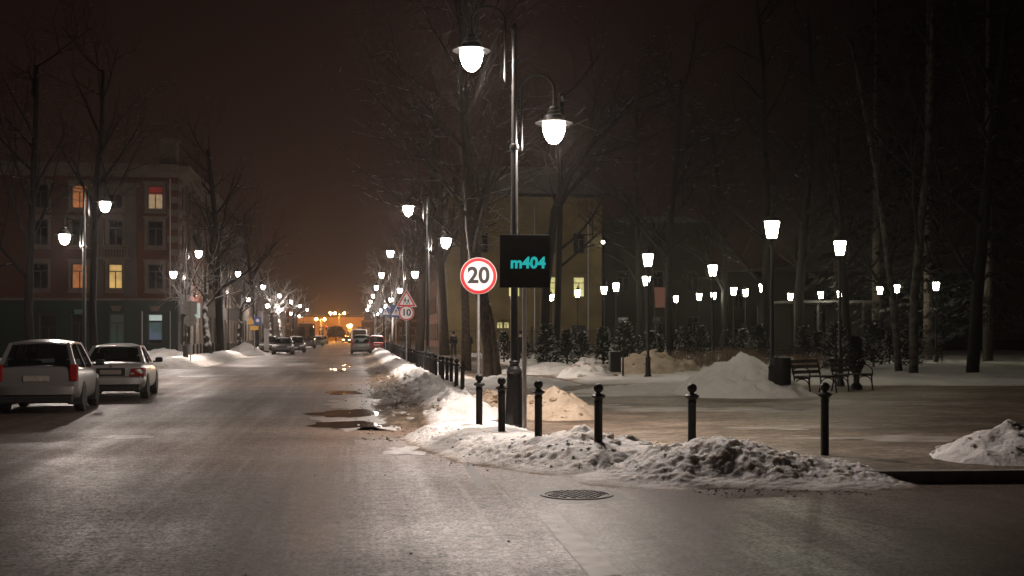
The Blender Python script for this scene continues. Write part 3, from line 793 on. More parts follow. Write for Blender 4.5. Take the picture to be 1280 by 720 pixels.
for i in range(11):
    dup(bol0, (-9.75 + random.uniform(-.02, .02), 74.3 + i * 1.62, .16), 0, 'black bollard in the short row at the foot of the left pollard trees', 'bollards along the left kerb')

# ------------------------------------------------------------------ traffic signs
def disc(mb, r, y0, y1, n=40, cx=0, cz=0):
    return mb.prism([(cx + r * math.cos(2 * math.pi * k / n), cz + r * math.sin(2 * math.pi * k / n)) for k in range(n)], y0, y1)
def ring(mb, r0, r1, y0, y1, n=48, cx=0, cz=0):
    bm = mb.bm
    def circ(r, yy): return [bm.verts.new((cx + r * math.cos(2 * math.pi * k / n), yy, cz + r * math.sin(2 * math.pi * k / n))) for k in range(n)]
    a, b_, c, d = circ(r0, y0), circ(r1, y0), circ(r0, y1), circ(r1, y1)
    for k in range(n):
        j = (k + 1) % n
        bm.faces.new((a[k], b_[k], b_[j], a[j])); bm.faces.new((c[k], c[j], d[j], d[k]))
        bm.faces.new((b_[k], d[k], d[j], b_[j])); bm.faces.new((a[k], a[j], c[j], c[k]))
    return mb
def sign_post(t, top, mat='galv', r=.03):
    MB().lathe([(r, -.1), (r, top), (r * .6, top + .01)], 10).build('post', mat, t, smooth=True, auto=40)
def round_limit(t, z, r, num, size):
    """front faces -Y"""
    pl = thing_part('sign_plate', t, (0, -.045, z))
    disc(MB(), r, .0, .012).build('plate_back', 'sign_back', pl)
    disc(MB(), r * .985, -.004, -.001).build('plate_face', 'sign_white', pl)
    ring(MB(), r * .80, r * .965, -.009, -.0045).build('red_ring', 'sign_red', pl)
    text_mesh('numeral', num, size, 'sign_black', pl, (0, -.0075, 0), (R(90), 0, 0), .0025, .012 * size / .4)
def clamp(t, z, r=.036):
    MB().lathe([(r, z - .02), (r, z + .02)], 10).box((0, -.03, z), (.05, .03, .03)).build('clamp', 'galv', t)

t = thing('speed_sign', 'round speed limit sign reading 20 on a pale grey post', 'road sign', tuple(P(598, 22.8, .12)), 0)
t.rotation_euler.z = -R(3)
sign_post(t, 2.95, 'galv', .03); clamp(t, 2.5); clamp(t, 2.8)
round_limit(t, 2.655, .35, '20', .42)

t = thing('display_board', 'black square display board with cyan lettering on a grey post', 'sign board', tuple(P(655.5, 18.75, .10)), -R(5))
sign_post(t, 3.05, 'sign_back', .036)
bd = MB().box((0, -.095, 2.70), (.775, .11, .82), 0, .012).build('board', 'screen_black', t)
clamp(t, 2.45, .045); clamp(t, 2.95, .045)
text_mesh('lettering', 'm404', .24, 'screen_cyan', bd, (.045, -.154, 2.665), (R(90), 0, 0), .002, .009, .04)

def child_figure(mb, x, s, flip=1, z0=0.0):
    """walking silhouette as a flat cut-out"""
    def pr(pts): mb.prism([(x + flip * a * s, z0 + b_ * s) for a, b_ in pts], -.0085, -.0045)
    disc(mb, .085 * s, -.0085, -.0045, 14, x + flip * .03 * s, z0 + .62 * s)
    pr([(-.09, .22), (.08, .22), (.11, .50), (-.07, .52)])
    pr([(-.09, .235), (.0, .235), (-.16, -.08), (-.25, -.05)])
    pr([(.0, .235), (.08, .235), (.22, -.06), (.13, -.10)])
    pr([(.07, .50), (.11, .42), (.26, .28), (.28, .33)])
    pr([(-.07, .50), (-.05, .40), (-.22, .27), (-.25, .32)])
def tri(r, cz=0): return [(r * math.cos(R(90 + 120 * k)), cz + r * math.sin(R(90 + 120 * k))) for k in range(3)]
def warn_children(t, z):
    pl = thing_part('warning_triangle', t, (0, -.045, z))
    MB().prism(tri(.52), 0, .012).build('plate_back', 'sign_back', pl)
    MB().prism(tri(.515), -.003, -.0005).build('plate_edge', 'sign_white', pl)
    MB().prism(tri(.475), -.006, -.0035).build('red_border', 'sign_red', pl)
    MB().prism(tri(.335), -.0085, -.0065).build('plate_face', 'sign_white', pl)
    mb = MB()
    def off(px, zz, s, f):
        n0 = len(mb.bm.verts)
        child_figure(mb, px, s, f, zz)
    off(-.06, -.10, .36, 1); off(.085, -.12, .31, 1)
    o = mb.build('figures', 'sign_black', pl); o.location.y = -.006
t = thing('warning_sign', 'children warning triangle above a round 10 limit sign on one post', 'road sign', tuple(P(508, 52, .12)), -R(2), None)
sign_post(t, 3.75, 'galv', .03)
warn_children(t, 3.02)
pl = round_limit(t, 2.50, .335, '10', .40)

def cross_sign(label, px, d, w, zc, rz=0, yellow=False):
    t = thing('crossing_sign', label, 'road sign', tuple(P(px, d, .12)), rz)
    sign_post(t, zc + .35, 'galv', .03)
    pl = thing_part('sign_plate', t, (0, -.045, zc))
    MB().box((0, .004, 0), (w, .012, w * 1.08)).build('plate_face', 'sign_blue', pl)
    MB().prism([(x * w * .42, z * w * .40 - w * .02) for x, z in ((0, 1), (.95, -.85), (-.95, -.85))], -.006, -.003).build('white_triangle', 'sign_white', pl)
    mb = MB(); child_figure(mb, 0, w * .55, 1, -w * .18); o = mb.build('figure', 'sign_black', pl); o.location.y = -.003
    return t
cross_sign('blue pedestrian crossing sign partly hidden by the round 10 sign', 495, 78, .75, 3.1)
cross_sign('small blue pedestrian crossing sign left of the children warning triangle', 482, 98, .66, 3.45)

t = thing('sign_pair', 'pair of traffic signs seen from the back, square above round', 'road sign', tuple(P(238, 63.5, .12)), math.pi + R(4))
sign_post(t, 3.45, 'galv', .03)
MB().box((0, -.045, 2.98), (.68, .014, .70), 0, .004).build('square_plate', 'sign_back', t)
disc(MB(), .34, -.052, -.038, 40, 0, 2.32).build('round_plate', 'sign_back', t)
clamp(t, 2.32, .04); clamp(t, 2.98, .04)
MB().box((0, .0, 2.98), (.62, .03, .035)).box((0, 0, 2.32), (.5, .03, .035)).build('stiffener', 'galv', t)

t = thing('roadworks_sign', 'orange triangle, blue square and orange plate on a post by the snow heap', 'road sign', tuple(P(318, 97, .12)), 0)
sign_post(t, 3.2, 'galv', .03)
MB().prism([(x - .26, z) for x, z in tri(.40, 2.62)], -.05, -.04).build('warning_triangle', 'sign_yellow', t)
MB().box((.26, -.045, 2.70), (.62, .012, .66)).build('blue_plate', 'sign_blue', t)
disc(MB(), .13, -.056, -.052, 24, .26, 2.72).build('white_emblem', 'sign_white', t)
MB().box((.0, -.045, 2.12), (.64, .012, .34)).build('orange_plate', 'sign_yellow', t)

t = thing('banner_stand', 'tall narrow white banner stand on the left pavement beside the roadworks signs', 'banner', tuple(P(333, 108, .12)), .1)
MB().box((0, 0, 1.1), (.42, .04, 2.0), 0, .01).build('panel', 'sign_white', t); MB().box((0, 0, .05), (.5, .3, .1)).build('base', 'black_iron', t)

# ------------------------------------------------------------------ litter bins
def bin_body(t, w, h, z0, mat='black_iron'):
    MB().lathe([(w * .47, z0), (w * .5, z0 + .02), (w * .5, z0 + h), (w * .53, z0 + h + .01), (w * .53, z0 + h + .035), (w * .46, z0 + h + .035), (w * .45, z0 + h - .05), (w * .43, z0 + .04)], 16).build('bin_body', mat, t, smooth=True, auto=40)
t = thing('litter_bin', 'black litter bin hung on its own post between snow heaps', 'litter bin', tuple(P(768.5, 41.5, .12)), 0)
MB().tube([(.29, 0, -.1), (.29, 0, 1.06)], .03, 8).build('post', 'black_iron', t)
MB().tube([(.29, 0, .93), (.17, 0, .93)], .015, 6).tube([(.29, 0, .26), (-.1, 0, .26)], .015, 6).build('bracket', 'black_iron', t)
MB().box((-.0, 0, .60), (.38, .34, .66), 0, .02).build('bin_body', 'black_iron', t)
MB().box((.0, 0, .945), (.40, .36, .03), 0, .008).build('rim', 'black_iron', t)
MB().box((.0, 0, .965), (.34, .30, .02), 0, .008).build('snow_cap', 'roof_snow', t)

t = thing('litter_bin', 'round black litter bin at the largest lantern beside the bench', 'litter bin', tuple(P(977, 29.6, .12)), 0)
bin_body(t, .46, .62, .32)
MB().tube([(.16, .0, -.1), (.16, .0, .98)], .03, 8).tube([(.16, 0, -.02), (.0, .10, -.02)], .02, 6).build('post', 'black_iron', t)
MB().tube([(-.12, -.1, .30), (.16, 0, .30)], .02, 6).build('bracket', 'black_iron', t)

# ------------------------------------------------------------------ benches
def bench(label, loc, rz, L=1.25, group='iron and wood park benches'):
    """length along local X, sitter faces -Y, back at +Y"""
    t = thing('park_bench', label, 'bench', loc, rz, group)
    D = .50
    for sx in (-1, 1):
        x = sx * L / 2; mb = MB()
        back = [(x, .25, 0), (x, .20, .25), (x, .21, .42), (x, .26, .62), (x, .33, .88)]
        front = [(x, -.28, 0), (x, -.25, .2), (x, -.24, .42)]
        mb.tube(back, [.026, .022, .024, .022, .018], 8); mb.tube(front, [.026, .022, .022], 8)
        mb.tube([(x, .22, .42), (x, -.27, .42)], .024, 8)
        arch = [(x, .205, .16)] + [(x, -.02 + .225 * math.cos(a), .20 + .19 * math.sin(a)) for a in [math.pi * k / 8 for k in range(9)]] + [(x, -.245, .16)]
        mb.tube(arch, .016, 6)
        mb.build('side_frame', 'black_iron', t, smooth=True, auto=60)
        arm = [(x, .27, .66)] + [(x, .0 + .27 * math.cos(a), .52 + .19 * math.sin(a)) for a in [math.pi * (.18 + k * .09) for k in range(9)]] + [(x, -.27, .44)]
        MB().tube(arm, .016, 6).build('armrest', 'black_iron', t, smooth=True)
    mb = MB()
    for k in range(5): mb.box((0, -.22 + k * .10, .452), (L + .08, .075, .03), 0, .005)
    mb.build('seat', 'slat_wood', t)
    mb = MB()
    for z in (.56, .70, .84): mb.box((0, .235 + (z - .5) * .28, z), (L + .08, .028, .085), 0, .005, rx=-R(16))
    mb.build('backrest', 'slat_wood', t)
    return t
bn = bench('left iron park bench beside the round litter bin', tuple(P(1018, 31.6, .12)), R(36))
dup(bn, tuple(P(1065, 33.2, .12)), R(36), 'right iron park bench with hooped armrest, bushy urn behind it')
far = 'distant dark park bench with snow on its slats'
for px, d, rz, s in [(862, 62, .1, 'distant dark bench behind the twig hedge under the lantern standing alone'), (900, 63, .05, 'distant dark bench right of the lantern standing alone'), (940, 58, .0, 'distant bench left of the largest lantern, snow on its seat'), (985, 58, .05, 'distant bench just right of the largest lantern pole'), (1160, 60, -.05, 'distant bench right of the birch trunks')]:
    dup(bn, tuple(P(px, d, .16)), rz + math.pi, s)

# ------------------------------------------------------------------ evergreen shrubs of the park
def shrub_mesh(seed, h, w, n):
    r = random.Random(seed); mb = MB()
    for i in range(n):
        z = r.random() ** .8
        rad = w * (.55 + .45 * math.sin(math.pi * min(1, z * .95 + .1))) * (1 - .55 * z) * (1 + .25 * noise.noise(Vector((seed, z * 5, i * .01))))
        a = r.uniform(0, 2 * math.pi); q = rad * math.sqrt(r.uniform(.3, 1))
        c = Vector((q * math.cos(a), q * math.sin(a), .10 + z * (h - .1)))
        d = Vector((math.cos(a), math.sin(a), r.uniform(.2, 1.2))).normalized() * r.uniform(.06, .15)
        s = Vector((-math.sin(a), math.cos(a), r.uniform(-.5, .5))).normalized() * r.uniform(.03, .07)
        mb.quad(c - s, c + s, c + d + s * .3, c + d - s * .3)
    return mb
def shrub(label, loc, kind=0):
    t = thing('evergreen_shrub', label, 'shrub', loc, 0, 'small evergreen shrubs in the park')
    shrub_mesh(11 + kind, 1.55, .46, 900).build('foliage', 'needles', t)
    MB().lathe([(.05, -.1), (.035, .5), (.015, 1.2)], 7).build('stem', 'bark', t)
    return t
SH = [(683, 56, 1.25, 'wide evergreen shrub just right of the display board post'), (709, 58, 1.1, 'evergreen shrub under the lantern before the lit window'), (728, 54, 1.0, 'evergreen shrub between two lanterns in front of the yellow wall'),
      (754, 56, 1.15, 'evergreen shrub at the right corner of the yellow building'), (781, 55, 1.3, 'snow-tipped evergreen shrub directly behind the litter bin post'), (797, 62, .9, 'low evergreen shrub between the bin and the leaning pale stem'),
      (812, 58, 1.05, 'slim evergreen shrub left of the leaning pale stem'), (823, 56, .95, 'evergreen shrub right of the foot of the leaning pale stem'), (841, 64, 1.1, 'evergreen shrub left of the far bench behind the hedge'),
      (856, 66, 1.2, 'evergreen shrub behind the far bench at the hedge'), (876, 66, 1.25, 'evergreen shrub left of the pole of the lantern standing alone'), (909, 66, 1.1, 'evergreen shrub right of the lantern standing alone'),
      (929, 66, 1.15, 'evergreen shrub behind the far benches near the largest lantern'), (948, 60, 1.25, 'tall evergreen shrub left of the largest lantern pole'), (1005, 60, 1.2, 'evergreen shrub behind the left bench'), (1022, 62, 1.05, 'smaller evergreen shrub above the gap of the benches'),
      (1045, 50, 1.25, 'dark evergreen shrub behind the right bench back'), (1092, 54, 1.25, 'dark column shrub right of the benches'), (1112, 60, .95, 'low dark shrub left of the birches'), (1139, 52, 1.2, 'dark shrub at the foot of the birches'), (655, 66, 1.0, 'evergreen shrub half hidden behind the lamp post'), (630, 66, 1.05, 'evergreen shrub right of the leaning street tree trunk')]
protos = [None, None, None]
for i, (px, d, s, lab) in enumerate(SH):
    k = i % 3; loc = tuple(P(px, d, .18))
    if protos[k] is None: o = protos[k] = shrub(lab, loc, k)
    else: o = dup(protos[k], loc, i * 1.3, lab)
    o.scale = (s * 1.1, s * 1.1, s)
t = thing('planted_urn', 'dark bushy urn with pointed top behind the right bench', 'urn', tuple(P(1070.5, 33.9, .12)), 0)
MB().lathe([(.16, -.05), (.17, .1), (.08, .2), (.09, .38), (.19, .62), (.2, .68), (.16, .7)], 14).build('urn_body', 'black_iron', t, smooth=True, auto=40)
shrub_mesh(44, 1.0, .25, 420).build('foliage', 'needles_dark', t).location.z = .45

# ------------------------------------------------------------------ bare twig hedge
def hedge(label, px0, px1, d, h, n, seed):
    r = random.Random(seed); mb = MB(); a, b_ = P(px0, d), P(px1, d)
    c = (a + b_) / 2
    t = thing('twig_hedge', label, 'hedge', (c.x, c.y, .12), 0)
    for i in range(n):
        p = a.lerp(b_, r.random()) - c; p += Vector((0, r.uniform(-.35, .35), 0)); z = 0
        hh = h * r.uniform(.75, 1.1) * (1 + .1 * math.sin(p.x * 2)); q = [p + Vector((0, 0, -.05))]
        for k in range(3): q.append(q[-1] + Vector((r.uniform(-.12, .12), r.uniform(-.12, .12), hh / 3)))
        mb.tube(q, [.012, .010, .008, .004], 3, False)
        e = q[2] + Vector((r.uniform(-.25, .25), r.uniform(-.2, .2), hh * .33)); mb.tube([q[1], e], [.007, .003], 3, False)
    mb.build('twigs', M['twig'], t)
    return t
M['twig'] = pm('twig', (0.30, 0.22, 0.16), (0.18, 0.125, 0.09), 8, .9)
hedge('clipped bare twig hedge behind the white snow heap', 838, 950, 47, .95, 420, 4)
hedge('bare twig hedge running to the right behind the largest lantern', 945, 1052, 52, .75, 240, 5)
# ================================================================== TREES (bare, winter)
def branch(mb, mbc, p, d, length, rad, level, maxlev, rnd, opt, trunk_path=None):
    nseg = 5 if level == 0 else (4 if level < 3 else 3)
    pts, rs = [p], [rad]
    for k in range(nseg):
        wob = opt['wob'] * (0.5 if level == 0 else 1.0)
        d = (d + Vector((rnd.uniform(-1, 1), rnd.uniform(-1, 1), rnd.uniform(-.6, 1) * .8)) * wob + Vector((0, 0, opt['up'])) * (.12 if level else .0)).normalized()
        pts.append(pts[-1] + d * length / nseg); rs.append(rad * (1 - (.55 if level == 0 else .72) * (k + 1) / nseg))
    if trunk_path and level == 0:
        pts = [Vector(q) for q in trunk_path]; n = len(pts) - 1; rs = [rad * (1 - .6 * k / n) for k in range(n + 1)]
        rs[0] = rad * 1.25; length = sum((b_ - a).length for a, b_ in zip(pts, pts[1:])); nseg = n
    sides = 9 if level == 0 else (6 if level == 1 else (4 if level == 2 else 3))
    (mb if level == 0 else mbc).tube(pts, rs, sides, level == 0)
    if level >= maxlev: return
    nch = opt['n'][min(level, len(opt['n']) - 1)]
    for i in range(nch):
        f = opt['start'] + (1 - opt['start']) * (i + rnd.random()) / nch if level == 0 else .2 + .8 * (i + rnd.random()) / nch
        j = min(int(f * nseg), nseg - 1); u = f * nseg - j
        q = pts[j].lerp(pts[j + 1], u); rr = rs[j] + (rs[j + 1] - rs[j]) * u
        t = (pts[j + 1] - pts[j]).normalized()
        a = rnd.uniform(0, 2 * math.pi); s = t.orthogonal().normalized(); s2 = t.cross(s)
        side = s * math.cos(a) + s2 * math.sin(a)
        if 'bias' in opt: side = (side + Vector(opt['bias'])).normalized()
        ang = R(rnd.uniform(*opt['ang']))
        nd = (t * math.cos(ang) + side * math.sin(ang)).normalized()
        ln = length * rnd.uniform(.42, .68) * (opt['ratio'] if level == 0 else 1) * (1 - .45 * f if level == 0 else 1)
        branch(mb, mbc, q, nd, ln, max(.006, rr * rnd.uniform(.45, .68)), level + 1, maxlev, rnd, opt)

TG = 'bare winter trees'
def tree(label, loc, height, rad, seed, name='bare_tree', mat='bark_snow', maxlev=4, n=(9, 5, 5, 4), ang=(28, 62), start=.38, wob=.16, up=.35, lean=(0, 0), ratio=.75, path=None, group=TG, cmat=None, bias=None):
    rnd = random.Random(seed); mb, mbc = MB(), MB()
    opt = dict(n=n, ang=ang, start=start, wob=wob, up=up, ratio=ratio)
    if bias: opt['bias'] = bias
    t = thing(name, label, 'tree', loc, 0, group)
    branch(mb, mbc, Vector((0, 0, -.15)), Vector((lean[0], lean[1], 1)).normalized(), height, rad, 0, maxlev, rnd, opt, path)
    mb.build('trunk', mat, t, smooth=True)
    if len(mbc.bm.verts): mbc.build('crown', cmat or mat, t)
    else: mbc.bm.free()
    return t

# street trees on the right, each where its trunk meets the pavement
def W(px, d, z=.12): return tuple(P(px, d, z))
# leaning trunk with a healed fork by the sign post: rises to the left and on up beside the speed sign
tree('thick leaning street tree with scarred trunk behind the speed sign', W(617, 41), 14, .30, 3, maxlev=4, n=(11, 5, 5, 3), start=.42,
     path=[(0, 0, -.2), (-.12, 0, 1.0), (-.30, 0, 2.2), (-.55, 0, 3.6), (-.75, .1, 5.2), (-.85, .2, 7.0), (-1.0, .3, 9.5), (-1.0, .3, 12.5), (-1.1, .3, 15)])
tree('sawn side stem with snow on its top, leaning on the scarred trunk', W(623, 40.6), 2.6, .12, 4, name='tree_stump', maxlev=0, n=(0,),
     path=[(0, 0, -.2), (-.08, 0, .8), (-.2, 0, 1.9), (-.32, 0, 2.6)])
tree('tall straight street tree just left of the twenty sign', W(583, 52), 17, .20, 12, n=(12, 5, 5, 3), start=.30,
     path=[(0, 0, -.2), (-.02, 0, 2), (-.1, 0, 4.5), (-.2, .1, 7), (-.15, .2, 10), (-.3, .3, 13), (-.25, .3, 17)])
tree('broad street tree behind the second double lamp', W(556, 90), 18, .42, 21, n=(11, 5, 5, 3), start=.3)
tree('street tree with pale trunk left of the second double lamp', W(524, 98), 16, .38, 33, n=(11, 5, 5, 3), start=.28, lean=(.05, 0))
tree('street tree behind the round 10 sign', W(510, 118), 15, .3, 35, n=(10, 5, 4, 3), start=.3)
tree('dark park tree with fanning limbs behind the display board', W(680, 58), 15, .27, 40, n=(9, 5, 5, 4), start=.45, ang=(20, 50), mat='bark_dark',
     path=[(0, 0, -.2), (.05, 0, 2), (.1, 0, 4), (.35, 0, 6), (.5, 0, 7.5), (1.3, 0, 9.4), (2.4, .2, 10.9), (3.6, .4, 12.0), (4.6, .4, 13.2)], bias=(.15, 0, .1))
tree('forked dark limb tree right of the near lamp post', W(694, 60), 14, .20, 43, n=(10, 5, 5, 4), start=.35, mat='bark_dark', lean=(.12, 0), ang=(25, 60))
# bright snow-laden tree that catches the far lamps
tree('snow-laden glittering small tree around the far right lamps', W(470, 128), 9, .16, 51, n=(14, 6, 5, 3), start=.15, mat='bark_frost', ang=(35, 70), ratio=.6)
tree('bare street tree far along the right pavement beside the glittering one', W(488, 140), 11, .2, 52, n=(10, 5, 4, 3), start=.2, mat='bark_frost')

# park
tree('big dark tree behind the leaning pale stem', W(838, 62), 15, .22, 60, n=(12, 6, 5, 3), mat='bark_dark', start=.28)
tree('slim dark tree left of the leaning pale stem', W(800, 72), 15, .2, 61, n=(11, 5, 5, 3), mat='bark_dark', start=.3)
tree('thin pale leaning stem beside a park lantern', W(824, 55), 5.4, .06, 62, name='young_birch', mat='bark_birch', maxlev=2, n=(5, 3), start=.55,
     path=[(0, 0, -.2), (-.05, 0, .8), (-.18, 0, 2.0), (-.24, 0, 3.2), (-.3, 0, 4.6), (-.34, 0, 5.8)])
tree('tall dark tree with upright broken top, left of the pair', W(957, 66), 20, .26, 63, n=(13, 5, 4, 3), mat='bark_dark', start=.2, ratio=.42, ang=(30, 65))
tree('tall dark tree with upright broken top, right of the pair', W(1000, 68), 20, .28, 64, n=(14, 5, 4, 3), mat='bark_dark', start=.2, ratio=.42, ang=(30, 65))
tree('spreading dark tree between the yellow building and the park lanterns', W(906, 80), 15, .25, 65, n=(11, 5, 5, 3), mat='bark_dark', start=.3)
tree('dark tree rising behind the right benches', W(1062, 58), 13, .2, 66, n=(11, 5, 4, 3), mat='bark_dark', start=.25)
tree('left birch of the pair with spotted white trunk', W(1124, 47), 14, .15, 67, name='birch', mat='bark_birch', n=(11, 5, 4, 3), start=.2, ang=(20, 40), ratio=.5, cmat='bark_dark')
tree('right birch of the pair with spotted white trunk', W(1142, 45), 15, .18, 68, name='birch', mat='bark_birch', n=(11, 5, 4, 3), start=.25, ang=(20, 45), ratio=.5, cmat='bark_dark')
tree('dark tree at the right edge beside the birches', W(1215, 46), 16, .25, 69, n=(12, 5, 5, 3), mat='bark_dark', start=.2)

# dense dark spruces closing the right side of the park
def spruce(label, loc, h, w, seed):
    r = random.Random(seed); mb = MB()
    t = thing('spruce', label, 'tree', loc, 0, 'tall dark spruces right of the park')
    MB().lathe([(.28, -.2), (.2, h * .4), (.03, h)], 9).build('trunk', 'bark', t)
    for i in range(int(h * 9)):
        z = h * (.08 + .92 * (i + r.random()) / (h * 9)); ln = w * (1 - z / h) ** .8 * r.uniform(.7, 1.1) + .2; a = r.uniform(0, 2 * math.pi)
        dv = Vector((math.cos(a), math.sin(a), -.28)).normalized(); sv = Vector((-math.sin(a), math.cos(a), 0))
        for k in range(int(6 + ln * 5)):
            u = r.uniform(.1, 1) * ln; c = Vector((0, 0, z)) + dv * u + sv * r.uniform(-.25, .25) * ln * .5
            q = (dv + sv * r.uniform(-1, 1) + Vector((0, 0, r.uniform(-.7, .2)))).normalized() * r.uniform(.25, .55); w2 = q.cross(Vector((0, 0, 1))).normalized() * r.uniform(.06, .14)
            mb.quad(c - w2, c + w2, c + q + w2 * .3, c + q - w2 * .3)
    mb.build('crown', 'needles_dark', t)
for px, d, h, w, s in [(1095, 74, 24, 4.2, 'tall dark spruce behind the left birch'), (1160, 70, 26, 4.6, 'tallest dark spruce right of the birches'), (1235, 66, 24, 4.5, 'dark spruce at the right edge of the park'), (1045, 92, 19, 3.6, 'slimmer dark spruce left of the tall ones')]:
    spruce(s, W(px, d), h, w, int(px))

# pollarded trees on the left pavement
PGp = 'pollarded trees on the left pavement'
def pollard(label, px, d, h, rad, seed, top=3.0, cm=None):
    tree(label, W(px, d), h, rad, seed, name='pollard_tree', mat='bark_pollard', maxlev=3, n=(8, 4, 4), start=.66, ang=(35, 70), ratio=1.35, wob=.24, up=.35, group=PGp, cmat=cm)
pollard('pollard tree with white snowy limbs behind the left sign backs', 232, 75, 4.6, .16, 71, cm='bark_frost')
pollard('thick pollard tree right of the left sign backs', 262, 77, 5.2, .27, 72)
tree('tall dark tree behind the left bollard row', W(276, 86), 15, .3, 73, n=(11, 5, 5, 3), mat='bark_dark', start=.3)
tree('tall dark tree in front of the corner building', W(252, 96), 13, .2, 77, n=(12, 6, 5, 3), mat='bark_dark', start=.25)
pollard('pollard tree with spreading limbs left of the roadworks signs', 298, 98, 5.0, .22, 74)
pollard('snowy pollard tree above the dark parked cars', 338, 118, 5.6, .22, 75, cm='bark_frost')
pollard('snowy pollard tree in front of the dark truck', 352, 135, 5.4, .22, 76, cm='bark_frost')
pollard('small snowy pollard tree far along the left pavement', 364, 158, 5.6, .2, 78, cm='bark_frost')
tree('tall bare tree standing over the left pavement lamps', W(322, 122), 14, .26, 79, n=(11, 5, 4, 3), mat='bark_dark', start=.3)
tree('dark bare tree at the left edge by the double lamp', W(118, 60), 15, .2, 80, n=(11, 5, 5, 3), mat='bark_dark', start=.35)
tree('bare tree with snow-lined bough at the top left edge', W(40, 50), 13, .2, 82, n=(11, 5, 5, 3), mat='bark_dark', start=.3)
t = thing('round_tree', 'dense round dark tree in front of the orange lit building', 'tree', W(420, 285, 0), 0)
mb = MB(); r = random.Random(9)
for i in range(2600):
    a, b_ = r.uniform(0, 2 * math.pi), r.uniform(-.5, 1); k = r.random() ** .35
    c = Vector((2.1 * k * math.cos(a) * math.sqrt(1 - b_ * b_), 2.1 * k * math.sin(a) * math.sqrt(1 - b_ * b_), 2.0 + 1.75 * k * b_))
    q = Vector((r.uniform(-1, 1), r.uniform(-1, 1), r.uniform(-.5, 1))).normalized() * .4; w2 = q.orthogonal().normalized() * .12
    mb.quad(c - w2, c + w2, c + q + w2 * .3, c + q - w2 * .3)
mb.build('crown', 'needles_dark', t); MB().lathe([(.2, -.1), (.12, 2.2)], 8).build('trunk', 'bark', t)
# ================================================================== BUILDINGS
def brick_mat(name, c1, c2, mortar, scale=1.0):
    m, N, L, b = new_mat(name)
    tc = N.new('ShaderNodeTexCoord'); sp = N.new('ShaderNodeSeparateXYZ'); L.new(tc.outputs['Object'], sp.inputs[0])
    ad = N.new('ShaderNodeMath'); ad.operation = 'ADD'; L.new(sp.outputs['X'], ad.inputs[0]); L.new(sp.outputs['Y'], ad.inputs[1])
    cb = N.new('ShaderNodeCombineXYZ'); L.new(ad.outputs[0], cb.inputs['X']); L.new(sp.outputs['Z'], cb.inputs['Y'])
    br = N.new('ShaderNodeTexBrick'); L.new(cb.outputs[0], br.inputs['Vector'])
    br.inputs['Scale'].default_value = 1; br.inputs['Brick Width'].default_value = .26 * scale; br.inputs['Row Height'].default_value = .078 * scale; br.inputs['Mortar Size'].default_value = .008 * scale
    br.inputs['Color1'].default_value = (*c1, 1); br.inputs['Color2'].default_value = (*c2, 1); br.inputs['Mortar'].default_value = (*mortar, 1)
    n = N.new('ShaderNodeTexNoise'); n.inputs['Scale'].default_value = .6; n.inputs['Detail'].default_value = 8; L.new(tc.outputs['Object'], n.inputs['Vector'])
    mr = N.new('ShaderNodeMapRange'); mr.inputs['From Min'].default_value = .3; mr.inputs['From Max'].default_value = .7; mr.inputs['To Min'].default_value = .6; mr.inputs['To Max'].default_value = 1.1; L.new(n.outputs['Fac'], mr.inputs[0])
    mx = N.new('ShaderNodeMix'); mx.data_type = 'RGBA'; mx.blend_type = 'MULTIPLY'; mx.inputs['Factor'].default_value = 1
    L.new(br.outputs['Color'], mx.inputs[6]); L.new(mr.outputs[0], mx.inputs[7]); L.new(mx.outputs[2], b.inputs['Base Color']); b.inputs['Roughness'].default_value = .88
    return m
M['brick_red'] = brick_mat('brick_red', (0.11, 0.024, 0.008), (0.08, 0.017, 0.006), (0.055, .035, .025))
M['brick_orange'] = brick_mat('brick_orange', (0.30, 0.11, 0.05), (0.22, 0.08, 0.04), (0.22, .16, .12))
M['brick_brown'] = brick_mat('brick_brown', (0.026, 0.017, 0.010), (0.019, 0.012, 0.008), (0.02, .014, .01))
M['plaster_yellow'] = pm('plaster_yellow', (0.17, 0.125, 0.05), (0.10, 0.073, 0.032), .7, .9, .2, 12, detail=9)
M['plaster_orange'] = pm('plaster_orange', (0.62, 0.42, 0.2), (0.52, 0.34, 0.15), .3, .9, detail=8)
M['plaster_pale'] = pm('plaster_pale', (0.09, 0.072, 0.055), (0.06, 0.048, 0.037), .8, .9, .2, 14, detail=9)
M['stone_trim'] = pm('stone_trim', (0.155, 0.118, 0.09), (0.10, 0.076, 0.058), 1.5, .85, .3, 20, detail=8)
M['shop_green'] = pm('shop_green', (0.006, 0.024, 0.015), (0.004, 0.016, 0.010), 1.0, .5, detail=6)
M['roof_metal'] = pm('roof_metal', (0.10, 0.09, 0.085), (0.05, 0.045, 0.04), 1.2, .6)
M['frame_paint'] = pm('frame_paint', (0.40, 0.37, 0.32), (0.3, 0.28, 0.24), 4, .6)
M['frame_dark'] = pm('frame_dark', (0.05, 0.045, 0.04), (0.03, 0.03, 0.03), 4, .5)
M['dark_room'] = pm('dark_room', (0.012, 0.011, 0.012), (0.006, 0.006, 0.006), 2, .9)
